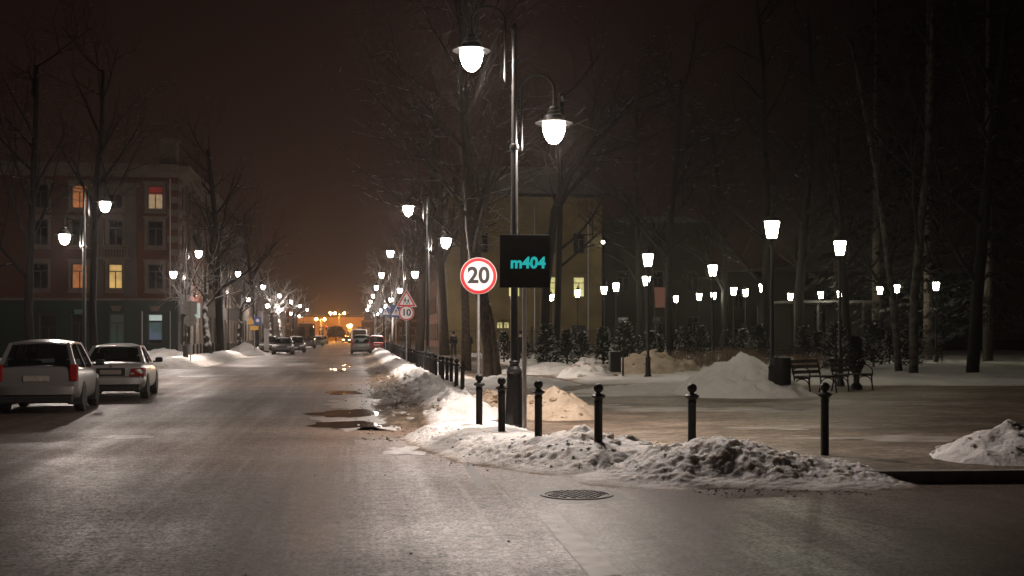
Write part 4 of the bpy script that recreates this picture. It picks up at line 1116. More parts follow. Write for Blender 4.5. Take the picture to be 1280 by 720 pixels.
def lit(name, c, s, c2=None, scale=3.0):
    m, N, L, b = new_mat(name)
    tc = N.new('ShaderNodeTexCoord'); n = N.new('ShaderNodeTexNoise'); n.inputs['Scale'].default_value = scale; n.inputs['Detail'].default_value = 5; L.new(tc.outputs['Object'], n.inputs['Vector'])
    r = N.new('ShaderNodeValToRGB'); r.color_ramp.elements[0].position = .35; r.color_ramp.elements[0].color = (*(c2 or tuple(x * .55 for x in c)), 1); r.color_ramp.elements[1].position = .65; r.color_ramp.elements[1].color = (*c, 1)
    L.new(n.outputs['Fac'], r.inputs[0]); L.new(r.outputs[0], b.inputs['Emission Color']); b.inputs['Emission Strength'].default_value = s
    b.inputs['Base Color'].default_value = (.1, .09, .08, 1); b.inputs['Roughness'].default_value = .3
    return m
M['lit_yellow'] = lit('lit_yellow', (1.0, .62, .20), .62, scale=1.6)
M['lit_orange'] = lit('lit_orange', (1.0, .34, .10), .32, scale=2.5)
M['lit_cream'] = lit('lit_cream', (.85, .58, .32), .40, scale=5)
M['lit_olive'] = lit('lit_olive', (.85, .76, .30), .95, scale=2)
M['red_curtain'] = lit('red_curtain', (.45, .008, .012), .30, scale=4)
M['lit_red'] = lit('lit_red', (.75, .09, .035), .10, scale=1.5)
M['lit_cold'] = lit('lit_cold', (.80, .92, .84), .50, (.6, .75, .66), 1.5)
M['lit_green'] = lit('lit_green', (.03, .4, .24), .05, (.03, .10, .06), 1.2)
M['poster'] = lit('poster', (.28, .42, .70), .15, (.03, .25, .12), 1.8)

M['wall_lamp'] = em('wall_lamp', (1.0, .97, .85), 14.0)
def facade(t, T, W_, H, wins, mat, trim='stone_trim', frame='frame_dark', surround=.16, name='wall', sills=True):
    """wall in local XZ (outward -Y) with real openings; each window a part with its pane"""
    xs = sorted({0.0, W_, *[w[0] for w in wins], *[w[1] for w in wins]}); zs = sorted({0.0, H, *[w[2] for w in wins], *[w[3] for w in wins]})
    mb = MB()
    def q(*p): mb.quad(*[T @ Vector(v) for v in p])
    for i in range(len(xs) - 1):
        for j in range(len(zs) - 1):
            cx, cz = (xs[i] + xs[i + 1]) / 2, (zs[j] + zs[j + 1]) / 2
            if any(w[0] < cx < w[1] and w[2] < cz < w[3] for w in wins): continue
            q((xs[i], 0, zs[j]), (xs[i + 1], 0, zs[j]), (xs[i + 1], 0, zs[j + 1]), (xs[i], 0, zs[j + 1]))
    dp = .22
    for w in wins:
        x0, x1, z0, z1 = w[:4]
        q((x0, 0, z0), (x0, dp, z0), (x0, dp, z1), (x0, 0, z1)); q((x1, 0, z0), (x1, dp, z0), (x1, dp, z1), (x1, 0, z1))
        q((x0, 0, z0), (x1, 0, z0), (x1, dp, z0), (x0, dp, z0)); q((x0, 0, z1), (x1, 0, z1), (x1, dp, z1), (x0, dp, z1))
    mb.build(name, mat, t)
    rot = T.to_quaternion()
    for w in wins:
        x0, x1, z0, z1 = w[:4]; kind = w[4] if len(w) > 4 else 'dark'; cx, cz = (x0 + x1) / 2, (z0 + z1) / 2; ww, hh = x1 - x0, z1 - z0
        fb = MB()
        s = surround
        if s and kind not in ('shop', 'door'):
            fb.box((-ww / 2 - s / 2, -.03, 0), (s, .10, hh + 2 * s)).box((ww / 2 + s / 2, -.03, 0), (s, .10, hh + 2 * s)).box((0, -.032, hh / 2 + s / 2), (ww - .004, .10, s)).box((0, -.06, hh / 2 + s + .06), (ww + 2 * s + .2, .18, .12))
            if sills: fb.box((0, -.07, -hh / 2 - .06), (ww - .004, .2, .12)).box((0, -.07, -hh / 2 - s - .05), (ww + 2 * s + .1, .2, .1))
        o = fb.build('window', trim, t) if len(fb.bm.verts) else None
        if o is None:
            o = bpy.data.objects.new('door' if kind == 'door' else 'shop_window', None); C.objects.link(o); o.parent = t
        o.location = T @ Vector((cx, 0, cz)); o.rotation_mode = 'QUATERNION'; o.rotation_quaternion = rot
        f = MB()
        bw = .07
        f.box((-ww / 2 + bw / 2, .16, 0), (bw, .06, hh)).box((ww / 2 - bw / 2, .16, 0), (bw, .06, hh)).box((0, .16, hh / 2 - bw / 2), (ww - 2 * bw, .06, bw)).box((0, .16, -hh / 2 + bw / 2), (ww - 2 * bw, .06, bw))
        if kind not in ('shop', 'door'):
            f.box((0, .158, -hh * .15), (.06, .06, hh * .7 - bw)).box((0, .157, hh * .2), (ww - 2 * bw, .06, .06))
        f.build('frame', frame, o)
        def pane(z0_, z1_, m, yy=.20, nm='pane'):
            MB().quad((-ww / 2, yy, z0_), (ww / 2, yy, z0_), (ww / 2, yy, z1_), (-ww / 2, yy, z1_)).build(nm, m, o)
        if kind == 'curtain': pane(-hh / 2, hh * .14, 'lit_cream'); pane(hh * .14, hh / 2, 'red_curtain', .2, 'curtain')
        elif kind == 'shop': pane(hh * .28, hh / 2, 'lit_cold', .20, 'lit_sign'); pane(-hh * .35, hh * .22, 'poster', .2, 'poster'); pane(-hh / 2, -hh * .35, 'dark_room')
        elif kind == 'shop2': pane(-hh / 2, hh / 2, 'lit_green')
        elif kind == 'cold': pane(-hh / 2, hh / 2, 'lit_cold')
        elif kind in M: pane(-hh / 2, hh / 2, kind)
        else:
            pane(-hh / 2, hh / 2, M['night_pane'])
M['night_pane'] = pm('night_pane', (0.018, 0.017, 0.018), (0.008, 0.008, 0.009), 1.4, .12)

def cornice(t, T, x0, x1, z, name='cornice', mat='stone_trim', k=1.0, both=.0):
    mb = MB()
    for (dy, zz, hh) in ((.16, 0, .22), (.34, .22, .20), (.55, .42, .16), (.65, .58, .10)):
        pts = [(x0 - both * dy * k, -dy * k, z + zz * k), (x1 + dy * k * both, -dy * k, z + zz * k), (x1 + dy * k * both, .1, z + zz * k), (x0 - both * dy * k, .1, z + zz * k)]
        a = [T @ Vector(p) for p in pts]; b_ = [T @ (Vector(p) + Vector((0, 0, hh * k - .002))) for p in pts]
        va = [mb.bm.verts.new(p) for p in a]; vb = [mb.bm.verts.new(p) for p in b_]
        mb.bm.faces.new(va); mb.bm.faces.new(vb)
        for i in range(4): mb.bm.faces.new((va[i], va[(i + 1) % 4], vb[(i + 1) % 4], vb[i]))
    return mb.build(name, mat, t)

# ---- left corner building (brick over a green shop) ----
XC, Y0 = -11.65, 81.0
H = 11.9
b = thing('corner_building', 'three-storey brick corner building with lit windows over a dark green shop front', 'building', (XC, Y0, .1), 0)
WF = 18.0
TF = Matrix.Translation((-WF, 0, 0))                   # front face, x from -WF to 0
def on_plane(px, y):
    l = (px - 640) / 1500.0; s = y / (FY + l * RY); return s * (FX + l * RX)
def fx(px): return on_plane(px, Y0) - XC + WF
wins = []
for px, kinds in ((194, ('dark', 'dark', 'curtain')), (144, ('lit_yellow', 'dark', 'dark')), (99, ('lit_orange', 'dark', 'lit_orange')), (50, ('dark', 'dark', 'dark'))):
    x = fx(px)
    for row, kd in enumerate(kinds):
        z0 = (4.72, 7.55, 10.3)[row] - .1; hw = .50 if px != 144 else .46
        if row == 2: z0 = 9.85; h = 1.55
        else: h = 1.65
        wins.append((x - hw, x + hw, z0 - .05, z0 + h - .05, kd))
for px, kd in ((146, 'shop2'), (194, 'shop'), (98, 'dark_room')): wins.append((fx(px) - .48, fx(px) + .48, .95, 2.95, kd))
wins.append((fx(60) - .55, fx(60) + .55, .2, 2.9, 'dark_room'))
up = [w for w in wins if w[2] > 3.5]; lo = [w for w in wins if w[2] < 3.5]
TU = Matrix.Translation((-WF, 0, 3.9))
facade(b, TU, WF, H - 3.9, [(w[0], w[1], w[2] - 3.9, w[3] - 3.9, w[4]) for w in up], 'brick_red')
facade(b, TF, WF, 3.898, lo, 'shop_green', name='shop_front', surround=0)
MB().box((-WF / 2, -.10, 3.45), (WF - .3, .16, .62)).build('fascia', 'shop_green', b)
MB().box((-WF / 2, -.18, 3.88), (WF + .2, .34, .16)).build('string_course', 'stone_trim', b)
cornice(b, TF, 0, WF, H, k=1.15)
# pale projecting bay with its own cornice and balcony
xb = fx(143) - WF
MB().box((xb - 1.05, -.10, 7.35), (.75, .2, 6.6)).box((xb + 1.05, -.10, 7.35), (.75, .2, 6.6)).box((xb, -.14, 10.95), (2.9, .3, .55)).box((xb, -.09, 9.25), (1.1, .16, .40)).build('bay', 'plaster_pale', b)
MB().box((xb, -.26, 11.35), (3.2, .56, .22)).build('bay_cornice', 'stone_trim', b)
mb = MB().box((xb, -.55, 6.55), (2.2, .9, .14)).box((xb, -.95, 7.35), (2.2, .08, .08))
for i in range(12): mb.lathe([(.04, 6.62), (.06, 6.8), (.035, 7.0), (.05, 7.31)], 8, (xb - 1.0 + i * .18, -.95, 0))
mb.build('balcony', 'stone_trim', b)
mb = MB()
for k in range(9):
    z = 4.2 + k * .86
    if k % 2 == 0: mb.box((-.30, -.05, z + .21), (.72, .12, .42)).box((.05, .53, z + .21), (.12, 1.05, .42))
    else: mb.box((-.22, -.05, z + .21), (.56, .12, .42)).box((.05, .38, z + .21), (.12, .76, .42))
mb.build('quoins', 'stone_trim', b)
for px in (194, 146): MB().prism([(fx(px) - WF - .22, 3.12), (fx(px) - WF + .22, 3.12), (fx(px) - WF + .38, 3.46), (fx(px) - WF - .38, 3.46)], -.22, -.02).build('keystone', 'stone_trim', b)
for px in (178, 213): MB().tube([(fx(px) - WF, -.12, .1), (fx(px) - WF, -.12, 3.1 if px < 200 else 11.8)], .045, 8).build('downpipe', 'galv', b)
# side facade along the street, facing +X
TS = Matrix.Rotation(R(90), 4, 'Z')
LS = 23.0; ws = []
for i in range(7):
    y = 1.3 + i * 3.15
    for row in range(3):
        z0 = (4.6, 7.4, 9.95)[row]
        if row != 2 or True: ws.append((y, y + 1.05, z0 - 3.9, z0 + 1.55 - 3.9, 'dark'))
TSU = Matrix.Translation((0, 0, 3.9)) @ TS
facade(b, TSU, LS, H - 3.9, ws, 'brick_red')
facade(b, TS, LS, 3.898, [(1.2 + i * 3.15, 2.6 + i * 3.15, .9, 3.0, ('cold' if i == 0 else 'lit_cold' if i == 2 else 'shop2')) for i in range(7)], 'plaster_pale', name='shop_front', surround=0)
cornice(b, TS, 0, LS, H, k=1.15)
MB().box((-WF / 2, LS / 2, H + .75), (WF - .3, LS - .3, .3)).box((-WF / 2, LS / 2, H + 1.0), (WF - 4, LS - 4, .4)).build('roof', 'roof_metal', b)
MB().box((-.7, .9, H + 1.75), (1.1, 1.1, 1.5)).box((-.7, .9, H + 2.55), (1.35, 1.35, .18)).build('chimney', 'stone_trim', b)
MB().box((.2, 17.5, H + 1.6), (.9, .9, 1.4)).box((.2, 17.5, H + 2.4), (1.1, 1.1, .2)).build('chimney', 'stone_trim', b)
MB().box((-WF / 2, LS, H / 2), (WF - .1, .2, H - .1)).box((-WF, LS / 2, H / 2), (.2, LS - .3, H - .1)).build('rear_wall', 'brick_red', b)
# lit wall lamp of the shop
MB().box((fx(100) - WF, -.32, 3.05), (.55, .18, .30), 0, .04).build('shop_sign', 'lit_green', b)
t = thing('shop_lightbox', 'bright white hanging light box of the corner shop behind the sign backs', 'light box', (XC + .1, Y0 + 1.5, .1), 0)
MB().box((.62, 0, 3.2), (1.0, .16, 1.0), 0, .03).build('panel', 'lit_cold', t); MB().box((.1, 0, 3.2), (.06, .08, 1.0)).build('bracket', 'black_iron', t)
for yy, z0, z1, xx in ((1.1, .6, 2.9, .0),): pass

def plain_building(label, loc, W_, D, H, mat, cols, rows, z0=1.0, dz=3.3, ww=1.0, wh=1.7, face='front', kinds=None, roofh=.5, rz=0.0, trim='stone_trim', sur=.12, corn=.7, sides=True):
    b = thing('building', label, 'building', loc, rz)
    T = Matrix.Identity(4); ws = []
    for i in range(cols):
        x = W_ * (i + .5) / cols
        for r_ in range(rows):
            kd = (kinds or {}).get((i, r_), 'dark'); ws.append((x - ww / 2, x + ww / 2, z0 + r_ * dz, z0 + r_ * dz + wh, kd))
    facade(b, T, W_, H, ws, mat, surround=sur, trim=trim)
    if corn: cornice(b, T, 0, W_, H - .2, k=corn)
    MB().box((W_ / 2, D, H / 2), (W_, .2, H)).box((.1, D / 2, H / 2), (.2, D - .25, H)).box((W_ - .1, D / 2, H / 2), (.2, D - .25, H)).build('side_wall', mat, b)
    m = MB(); m.prism([(-.4, H + .02), (W_ + .4, H + .02), (W_ * .75, H + roofh + .05), (W_ * .25, H + roofh + .05)], .2, D + .3).build('roof', 'roof_metal', b)
    return b

# left street row, fronts facing the street (+X): local X runs along the street
plain_building('dark three-storey house next along the left street row', (-11.9, 104.6, .1), 24, 11, 11.0, 'brick_brown', 8, 3, rz=R(90), kinds={(5, 0): 'lit_cold'})
plain_building('pale dark house halfway down the left street row', (-12.1, 129.2, .1), 30, 11, 9.5, 'plaster_pale', 9, 2, 1.2, 3.6, rz=R(90), kinds={(2, 0): 'lit_cold'})
plain_building('long dark house near the far end of the left street row', (-12.8, 160, .1), 60, 11, 9, 'brick_brown', 16, 2, 1.2, 3.6, rz=R(90))
# right street row beyond the trees, fronts facing the street (-X)
plain_building('reddish brick house on the right beyond the blue crossing signs', (10.2, 190, .1), 62, 11, 9, 'brick_orange', 14, 2, 1.1, 3.5, rz=R(-90))
plain_building('dim pale house on the right behind the street trees', (10.2, 126, .1), 22, 11, 9.5, 'plaster_pale', 6, 2, 1.2, 3.6, rz=R(-90))

# yellow building behind the park
p = P(560, 95)
yb = thing('yellow_building', 'yellow three-storey building behind the park with a few lit windows', 'building', (p.x, p.y, .1), 0)
WY = 12.4; ws = []
def yx(px): return on_plane(px, p.y) - p.x
for px, kk in ((603, ('dark', 'lit_olive0', 'dark')), (643, ('dark', 'lit', 'dark')), (688, ('door', 'lit', 'dark')), (724, ('door', 'lit', 'dark'))):
    x = yx(px)
    for r_, k in enumerate(kk):
        if k == 'door': ws.append((x - .62, x + .62, .05, 2.35, 'door'))
        elif r_ == 0: pass
        else:
            z0 = (0, 4.6, 8.1)[r_]; ws.append((x - .48, x + .48, z0, z0 + 1.65, 'lit_olive' if k == 'lit' else 'dark'))
for px in (583, 625, 633): ws.append((yx(px) - .28, yx(px) + .28, 2.05, 2.62, 'lit_olive'))
# rows that collide in x would cut each other: keep separate columns
facade(yb, Matrix.Identity(4), WY, 12.2, ws, 'plaster_yellow', surround=0.06, trim='plaster_yellow', sills=False)
cornice(yb, Matrix.Identity(4), 0, WY, 12.0, k=.8, mat='plaster_yellow')
MB().box((WY / 2, -.05, 3.05), (WY, .12, .14)).build('string_course', 'plaster_yellow', yb)
MB().box((WY / 2, 11, 6.1), (WY, .2, 12.2)).box((.1, 5.5, 6.1), (.2, 10.7, 12.2)).box((WY - .1, 5.5, 6.1), (.2, 10.7, 12.2)).build('side_wall', 'plaster_yellow', yb)
MB().prism([(-.5, 12.85), (WY + .5, 12.85), (WY * .8, 15), (WY * .2, 15)], 0, 11.4).build('roof', 'roof_metal', yb)
for px in (668, 735): MB().tube([(yx(px), -.1, .1), (yx(px), -.1, 11.9)], .05, 6).build('downpipe', 'galv', yb)
MB().tube([(yx(752), -.1, 9.0), (yx(752), -.5, 9.1)], .03, 6).build('lamp_bracket', 'black_iron', yb)
MB().lathe([(.02, .12), (.12, .1), (.16, -.02), (.1, -.1), (.01, -.14)], 10, (yx(752), -.55, 9.0)).build('wall_lamp', 'wall_lamp', yb)

q = P(757, 100)
plain_building('dark brown building right of the yellow one with a red lit panel', (q.x, q.y, .1), 9, 11, 11.0, 'brick_brown', 3, 2, 1.4, 3.8, sur=.05, trim='brick_brown', corn=0)
t = thing('lit_banner', 'dim red lit panel hanging on the dark brown building', 'sign', tuple(P(825, 98.5, 3.0)), 0)
MB().box((0, 0, 1.75), (.95, .12, 1.65), 0, .02).build('panel', 'lit_red', t); MB().box((0, .09, 1.75), (.8, .06, .1)).build('bracket', 'black_iron', t)
q = P(905, 112)
plain_building('long low dark building behind the park lanterns', (q.x, q.y, .1), 26, 10, 7.5, 'brick_brown', 9, 2, 1.0, 3.1, sur=.05, trim='brick_brown', corn=0)
q = P(1066, 122)
plain_building('narrow yellow end wall between dark trees right of the lantern behind the benches', (q.x, q.y, .1), 3.2, 9, 8.6, 'plaster_yellow', 1, 1, 8.0 - 6.3, 2, .5, .8, sur=0, corn=0)
# low pavilion at the right
q = P(992, 78)
t = thing('pavilion', 'low dark park pavilion with a broad flat roof behind the benches', 'pavilion', (q.x, q.y, .12), 0)
MB().box((3.2, 2, 3.72), (7.0, 4.6, .16)).build('roof', 'roof_metal', t)
for i in range(5): MB().box((.1 + i * 1.55, .0, 1.8), (.12, .12, 3.64)).build('post', 'frame_dark', t)
MB().box((4.7, 2.6, 1.75), (2.9, .15, 3.5)).box((.9, 3.9, 1.75), (4, .15, 3.5)).build('back_wall', 'brick_brown', t)
# iron railing before the yellow building
t = thing('park_railing', 'thin dark iron railing in front of the yellow building', 'fence', tuple(P(560, 90, .1)), 0)
mb = MB()
for i in range(100): mb.box((i * .16, 0, 1.0), (.022, .022, 2.0))
mb.build('bars', 'black_iron', t); MB().box((8, 0, 1.85), (16, .03, .04)).box((8, 0, .3), (16, .03, .04)).build('rail', 'black_iron', t)
for i in range(6): MB().box((i * 3.2 - .05, .0, 1.1), (.12, .12, 2.2)).build('post', 'black_iron', t)

# far end of the street: orange lit building and its floodlight masts
q = P(372, 335)
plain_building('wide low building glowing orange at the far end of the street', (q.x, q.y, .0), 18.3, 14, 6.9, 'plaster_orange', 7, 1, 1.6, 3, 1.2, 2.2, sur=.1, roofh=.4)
q = P(452, 330)
plain_building('dark reddish block at the far end right of the orange building', (q.x, q.y, .0), 22, 14, 5.5, 'brick_brown', 7, 1, 1.6, 3, 1.2, 2.0, sur=.1)
q = P(372, 345)
plain_building('dark block at the far end left of the orange building', (q.x - 26, q.y - 12, .0), 25.5, 14, 8.5, 'brick_brown', 7, 2, 1.6, 3.2, 1.2, 1.8, sur=.1)
def mast(label, px, d, h, arms, kind='orange_lamp', sc=.24):
    t = thing('floodlight_mast', label, 'floodlight', tuple(P(px, d, 0)), 0)
    MB().lathe([(.14, 0), (.08, h)], 8).build('pole', 'galv', t)
    for a in arms:
        MB().tube([(0, 0, h - 1.0), (a * .4, 0, h - .3), (a, 0, h)], .05, 6).build('arm', 'galv', t)
        MB().lathe([(.05, .3), (sc, .12), (sc * 1.15, .0), (sc * .8, -.16), (.03, -.26)], 12, (a, 0, h)).build('flood_lamp', kind, t)
mast('three-headed orange floodlight mast above the round dark tree', 424, 312, 7.3, (-2.2, -1.1, 1.3))
mast('lower orange lamp mast at the left end of the glowing building', 401, 300, 5.6, (-1.1, 0.9))
mast('small orange lamp mast right of the round dark tree', 437, 300, 4.0, (-.3, .3), sc=.2)
t = thing('traffic_light', 'small traffic light showing red far down the street on the left', 'traffic light', tuple(P(408, 262, 0)), 0)
MB().tube([(0, 0, 0), (0, 0, 3.1)], .06, 8).build('pole', 'galv', t); MB().box((0, 0, 3.3), (.36, .25, 1.0), 0, .03).build('housing', 'black_iron', t)
MB().lathe([(.13, -.16), (.11, -.13), (.02, -.125)], 12, (0, 0, 3.6), 'Y').build('red_lens', 'tail_lit', t)
# ================================================================== CARS  (local +Y = forward)
def loft(mb, sts):
    rings = []
    for (y, zt, hw, zb) in sts:
        h = zt - zb
        half = [(0, zb), (.6 * hw, zb), (.90 * hw, zb + .03), (.985 * hw, zb + .18 * h), (hw, zb + .45 * h), (.99 * hw, zb + .68 * h), (.955 * hw, zt - .10 * h), (.86 * hw, zt - .01 * h), (.5 * hw, zt + .012), (0, zt + .018)]
        ring = [(x, z) for x, z in half] + [(-x, z) for x, z in half[-2:0:-1]]
        rings.append([mb.bm.verts.new((x, y, z)) for x, z in ring])
    n = len(rings[0])
    for a, b_ in zip(rings, rings[1:]):
        for k in range(n): mb.bm.faces.new((a[k], a[(k + 1) % n], b_[(k + 1) % n], b_[k]))
    mb.bm.faces.new(rings[0][::-1]); mb.bm.faces.new(rings[-1])

def make_car(name, label, cat, loc, rz, paint_, kind='sedan', L=4.4, Wd=1.70, Hh=1.43, lights=False, snow=True, group=None, truck=False):
    t = thing(name, label, cat, loc, rz, group)
    w = Wd / 2; e = L / 2
    if kind == 'sedan':
        belt = .90; sts = [(-e, .80, w * .84, .44), (-e + .04, .90, w * .92, .32), (-e + .16, .955, w * .97, .23), (-e + .9, .965, w, .20), (0, .92, w, .20), (e - 1.3, .90, w, .20), (e - .8, .84, w * .985, .20), (e - .25, .74, w * .94, .23), (e - .06, .66, w * .87, .30), (e, .56, w * .78, .40)]
        yb = (-e + .62, e - 1.18); yr = (-e + 1.28, e - 1.98); zb_ = (.955, .90)
    elif kind == 'hatch':
        belt = .95; sts = [(-e, .84, w * .88, .42), (-e + .04, .97, w * .95, .32), (-e + .14, 1.0, w * .985, .25), (-e + .9, .99, w, .20), (0, .95, w, .20), (e - 1.1, .93, w, .20), (e - .7, .87, w * .98, .20), (e - .22, .76, w * .94, .23), (e - .06, .67, w * .87, .30), (e, .57, w * .78, .40)]
        yb = (-e + .07, e - .95); yr = (-e + .42, e - 1.75); zb_ = (.97, .93)
    else:  # van / truck: short nose, tall glass
        belt = 1.25; sts = [(-e, 1.1, w * .92, .5), (-e + .05, 1.28, w * .97, .36), (-e + .3, 1.3, w, .3), (0, 1.3, w, .3), (e - .5, 1.3, w, .3), (e - .12, 1.22, w * .97, .32), (e - .03, 1.0, w * .93, .36), (e, .8, w * .88, .45)]
        yb = (-e + .04, e - .25); yr = (-e + .14, e - .75); zb_ = (1.27, 1.25)
    mb = MB(); loft(mb, sts)
    mb.build('body', paint_, t, smooth=True, subsurf=2)
    wb, wr = w * .90, w * (.70 if kind != 'van' else .86)
    # roof
    mb = MB(); rs = []
    ny = 6
    for j in range(ny + 1):
        f = j / ny; y = yr[0] + (yr[1] - yr[0]) * f; zc = Hh - .05 * (2 * f - 1) ** 2 - (.02 if kind == 'sedan' else 0)
        ring = []
        for k in range(9):
            u = -1 + k / 4; ring.append((u * wr * 1.03, y, zc - .055 * abs(u) ** 2.5))
        rs.append([mb.bm.verts.new(p) for p in ring])
    for a, b_ in zip(rs, rs[1:]):
        for k in range(8): mb.bm.faces.new((a[k], a[k + 1], b_[k + 1], b_[k]))
    g = bmesh.ops.extrude_face_region(mb.bm, geom=mb.bm.faces[:])
    for v in g['geom']:
        if isinstance(v, bmesh.types.BMVert): v.co.z -= .035
    mb.build('roof', paint_, t, smooth=True, auto=50)
    zr = Hh - .10
    B = lambda s, i: Vector((s * wb, yb[i], zb_[i])); Rf = lambda s, i: Vector((s * wr, yr[i], zr))
    # pillars
    for s in (-1, 1):
        cw = .40 if kind == 'sedan' else .16
        mb = MB()
        mb.slab([B(s, 0), B(s, 0) + Vector((0, cw, 0)), Rf(s, 0) + Vector((0, cw * .45, .03)), Rf(s, 0) + Vector((0, -.02, .03))][::int(s)], .05)
        mb.slab([B(s, 0), B(s, 0) - Vector((s * .09, -.01, 0)), Rf(s, 0) - Vector((s * .07, -.01, -.03)), Rf(s, 0) + Vector((0, -.02, .03))][::-int(s)], .05)
        mb.build('rear_pillar', paint_, t)
        MB().slab([B(s, 1) + Vector((0, -.09, 0)), B(s, 1) + Vector((0, .03, 0)), Rf(s, 1) + Vector((0, .03, .03)), Rf(s, 1) + Vector((0, -.07, .03))][::int(s)], .05).build('front_pillar', paint_, t)
        ym = (yb[0] + cw + yb[1]) / 2 + .05; ymr = (yr[0] + yr[1]) / 2 + .05
        MB().slab([Vector((s * wb, ym - .05, belt)), Vector((s * wb, ym + .05, belt)), Vector((s * wr, ymr + .04, zr + .03)), Vector((s * wr, ymr - .04, zr + .03))][::int(s)], .05).build('door_pillar', 'dark_trim', t)
    # glass
    d = .022
    def pane(nm, a, b_, c_, dd): MB().quad(a, b_, c_, dd).build(nm, 'car_glass', t)
    pane('rear_window', B(-1, 0) + Vector((.06, d, 0)), B(1, 0) + Vector((-.06, d, 0)), Rf(1, 0) + Vector((-.05, d, .02)), Rf(-1, 0) + Vector((.05, d, .02)))
    pane('windscreen', B(-1, 1) + Vector((0, -d, 0)), B(1, 1) + Vector((0, -d, 0)), Rf(1, 1) + Vector((0, -d, .02)), Rf(-1, 1) + Vector((0, -d, .02)))
    for s in (-1, 1):
        i_ = Vector((-s * d, 0, 0)); pane('side_window', B(s, 0) + i_, B(s, 1) + i_, Rf(s, 1) + i_, Rf(s, 0) + i_)
    # cabin
    mb = MB(); zf = zb_[0]
    mb.box((0, (yb[0] + yb[1]) / 2, zf - .0), (wb * 1.8, (yb[1] - yb[0]) - .15, .05))
    ys = yb[1] - (1.35 if kind != 'van' else 1.1)
    for s in (-1, 1):
        mb.box((s * .36, ys, zf + .02), (.46, .14, .22), 0, .05); mb.box((s * .36, ys - .02, zf + .24), (.25, .09, .17), 0, .04)
    if kind != 'van':
        mb.box((0, yb[0] + .55, zf + .03), (wb * 1.5, .14, .14), 0, .05)
        for s in (-1, 1): mb.box((s * .40, yb[0] + .52, zf + .16), (.25, .09, .15), 0, .04)
    mb.build('interior', 'interior', t)
    # wheels
    rad = .30 if not truck else .42
    for sx in (-1, 1):
        for y in (-e + .82, e - .84):
            wh = thing_part('wheel', t, (sx * (w - .095), y, rad))
            MB().lathe([(rad * .62, -.1), (rad * .95, -.1), (rad, -.07), (rad, .07), (rad * .95, .1), (rad * .62, .1)], 24, axis='X').build('tyre', 'tyre', wh, smooth=True, auto=40)
            mb = MB().lathe([(rad * .66, -.07), (rad * .66, .075), (rad * .58, .085), (rad * .5, .06), (rad * .15, .07), (rad * .02, .075)], 24, axis='X')
            o = mb.build('rim', 'rim', wh, smooth=True, auto=40)
            if sx < 0: o.rotation_euler.z = math.pi
            ar = MB(); rr = rad + .055; n = 18
            pts = [(rr * math.cos(math.pi * k / n), .0 + rr * math.sin(math.pi * k / n)) for k in range(n + 1)]
            pts = [(rr, -rad + .17)] + pts + [(-rr, -rad + .17)]
            bm = ar.bm
            va = [bm.verts.new((.0, a, b_)) for a, b_ in pts]; vb = [bm.verts.new((-.3, a, b_)) for a, b_ in pts]
            bm.faces.new(va); bm.faces.new(vb[::-1])
            for k in range(len(pts)): bm.faces.new((va[k], vb[k], vb[(k + 1) % len(pts)], va[(k + 1) % len(pts)]))
            o = ar.build('wheel_arch', 'dark_trim', wh); o.location.x = sx * .098
            if sx < 0: o.rotation_euler.z = math.pi
    # lights, bumpers, plates
    zl = .72 if kind == 'sedan' else (.80 if kind == 'hatch' else .9)
    for s in (-1, 1):
        mb = MB()
        if kind == 'sedan':
            P4 = [(s * w * .50, -e + .004, .60), (s * w * .905, -e + .055, .62), (s * w * .965, -e + .20, .68), (s * w * .965, -e + .24, .80), (s * w * .90, -e + .06, .82), (s * w * .56, -e + .0, .80)]
            P4 = [Vector(p_) - Vector((0, .028, 0)) + Vector((s * .022, 0, 0)) for p_ in P4]
            mb.slab(P4[::-1] if s < 0 else P4, .07)
        elif kind == 'hatch':
            mb.box((s * w * .86, -e + .05, .86), (.17, .14, .36), 0, .03)
        else: mb.box((s * w * .86, -e + .01, 1.0), (.18, .08, .4), 0, .02)
        mb.build('tail_light', 'tail_lit' if lights == 'rear' else 'tail_red', t)
        if kind == 'sedan': MB().box((s * w * .62, -e - .030, .675), (.10, .02, .045), 0, .006).build('reverse_light', 'head_glass', t)
        mb = MB().box((s * w * .72, e - .10, .66 if kind != 'van' else .95), (.36, .16, .13), -s * .25, .04); mb.build('headlight', 'head_lit' if lights == 'front' else 'head_glass', t)
        mb = MB().box((s * (w + .10), yb[1] - .25, belt + .07), (.20, .10, .14), 0, .04).box((s * (w - .01), yb[1] - .23, belt + .02), (.12, .05, .05)); mb.build('mirror', 'dark_trim', t)
        if kind == 'sedan':
            for yy in (-.35, .75): MB().box((s * (w + .003), yy - .2, .78), (.02, .16, .03), 0, .008).build('door_handle', paint_, t)
    if kind != 'van':
        mb = MB()
        for (yy, zc, hh, dep) in ((-e - .035, .485, .21, .20),):
            pts = [(-w * .97, -e + .30), (-w * .95, -e + .08), (-w * .80, -e - .02), (-w * .4, -e - .055), (w * .4, -e - .055), (w * .80, -e - .02), (w * .95, -e + .08), (w * .97, -e + .30)]
            ins = [(x * .9, y_ + .16) for x, y_ in pts]
            bm = mb.bm
            lv = []
            for z, k in ((zc - hh * .5, .965), (zc - hh * .38, .995), (zc, 1.012), (zc + hh * .40, 1.0), (zc + hh * .5, .975)):
                lv.append([bm.verts.new((x * k, y_ if k > .98 else y_ + .035, z)) for x, y_ in pts])
            for a, b_ in zip(lv, lv[1:]):
                for k in range(len(pts) - 1): bm.faces.new((a[k], a[k + 1], b_[k + 1], b_[k]))
            for ring_, fl in ((lv[0], 1), (lv[-1], 0)):
                ii = [bm.verts.new((x, y_, ring_[0].co.z)) for x, y_ in ins]
                for k in range(len(pts) - 1): bm.faces.new((ring_[k], ring_[k + 1], ii[k + 1], ii[k]))
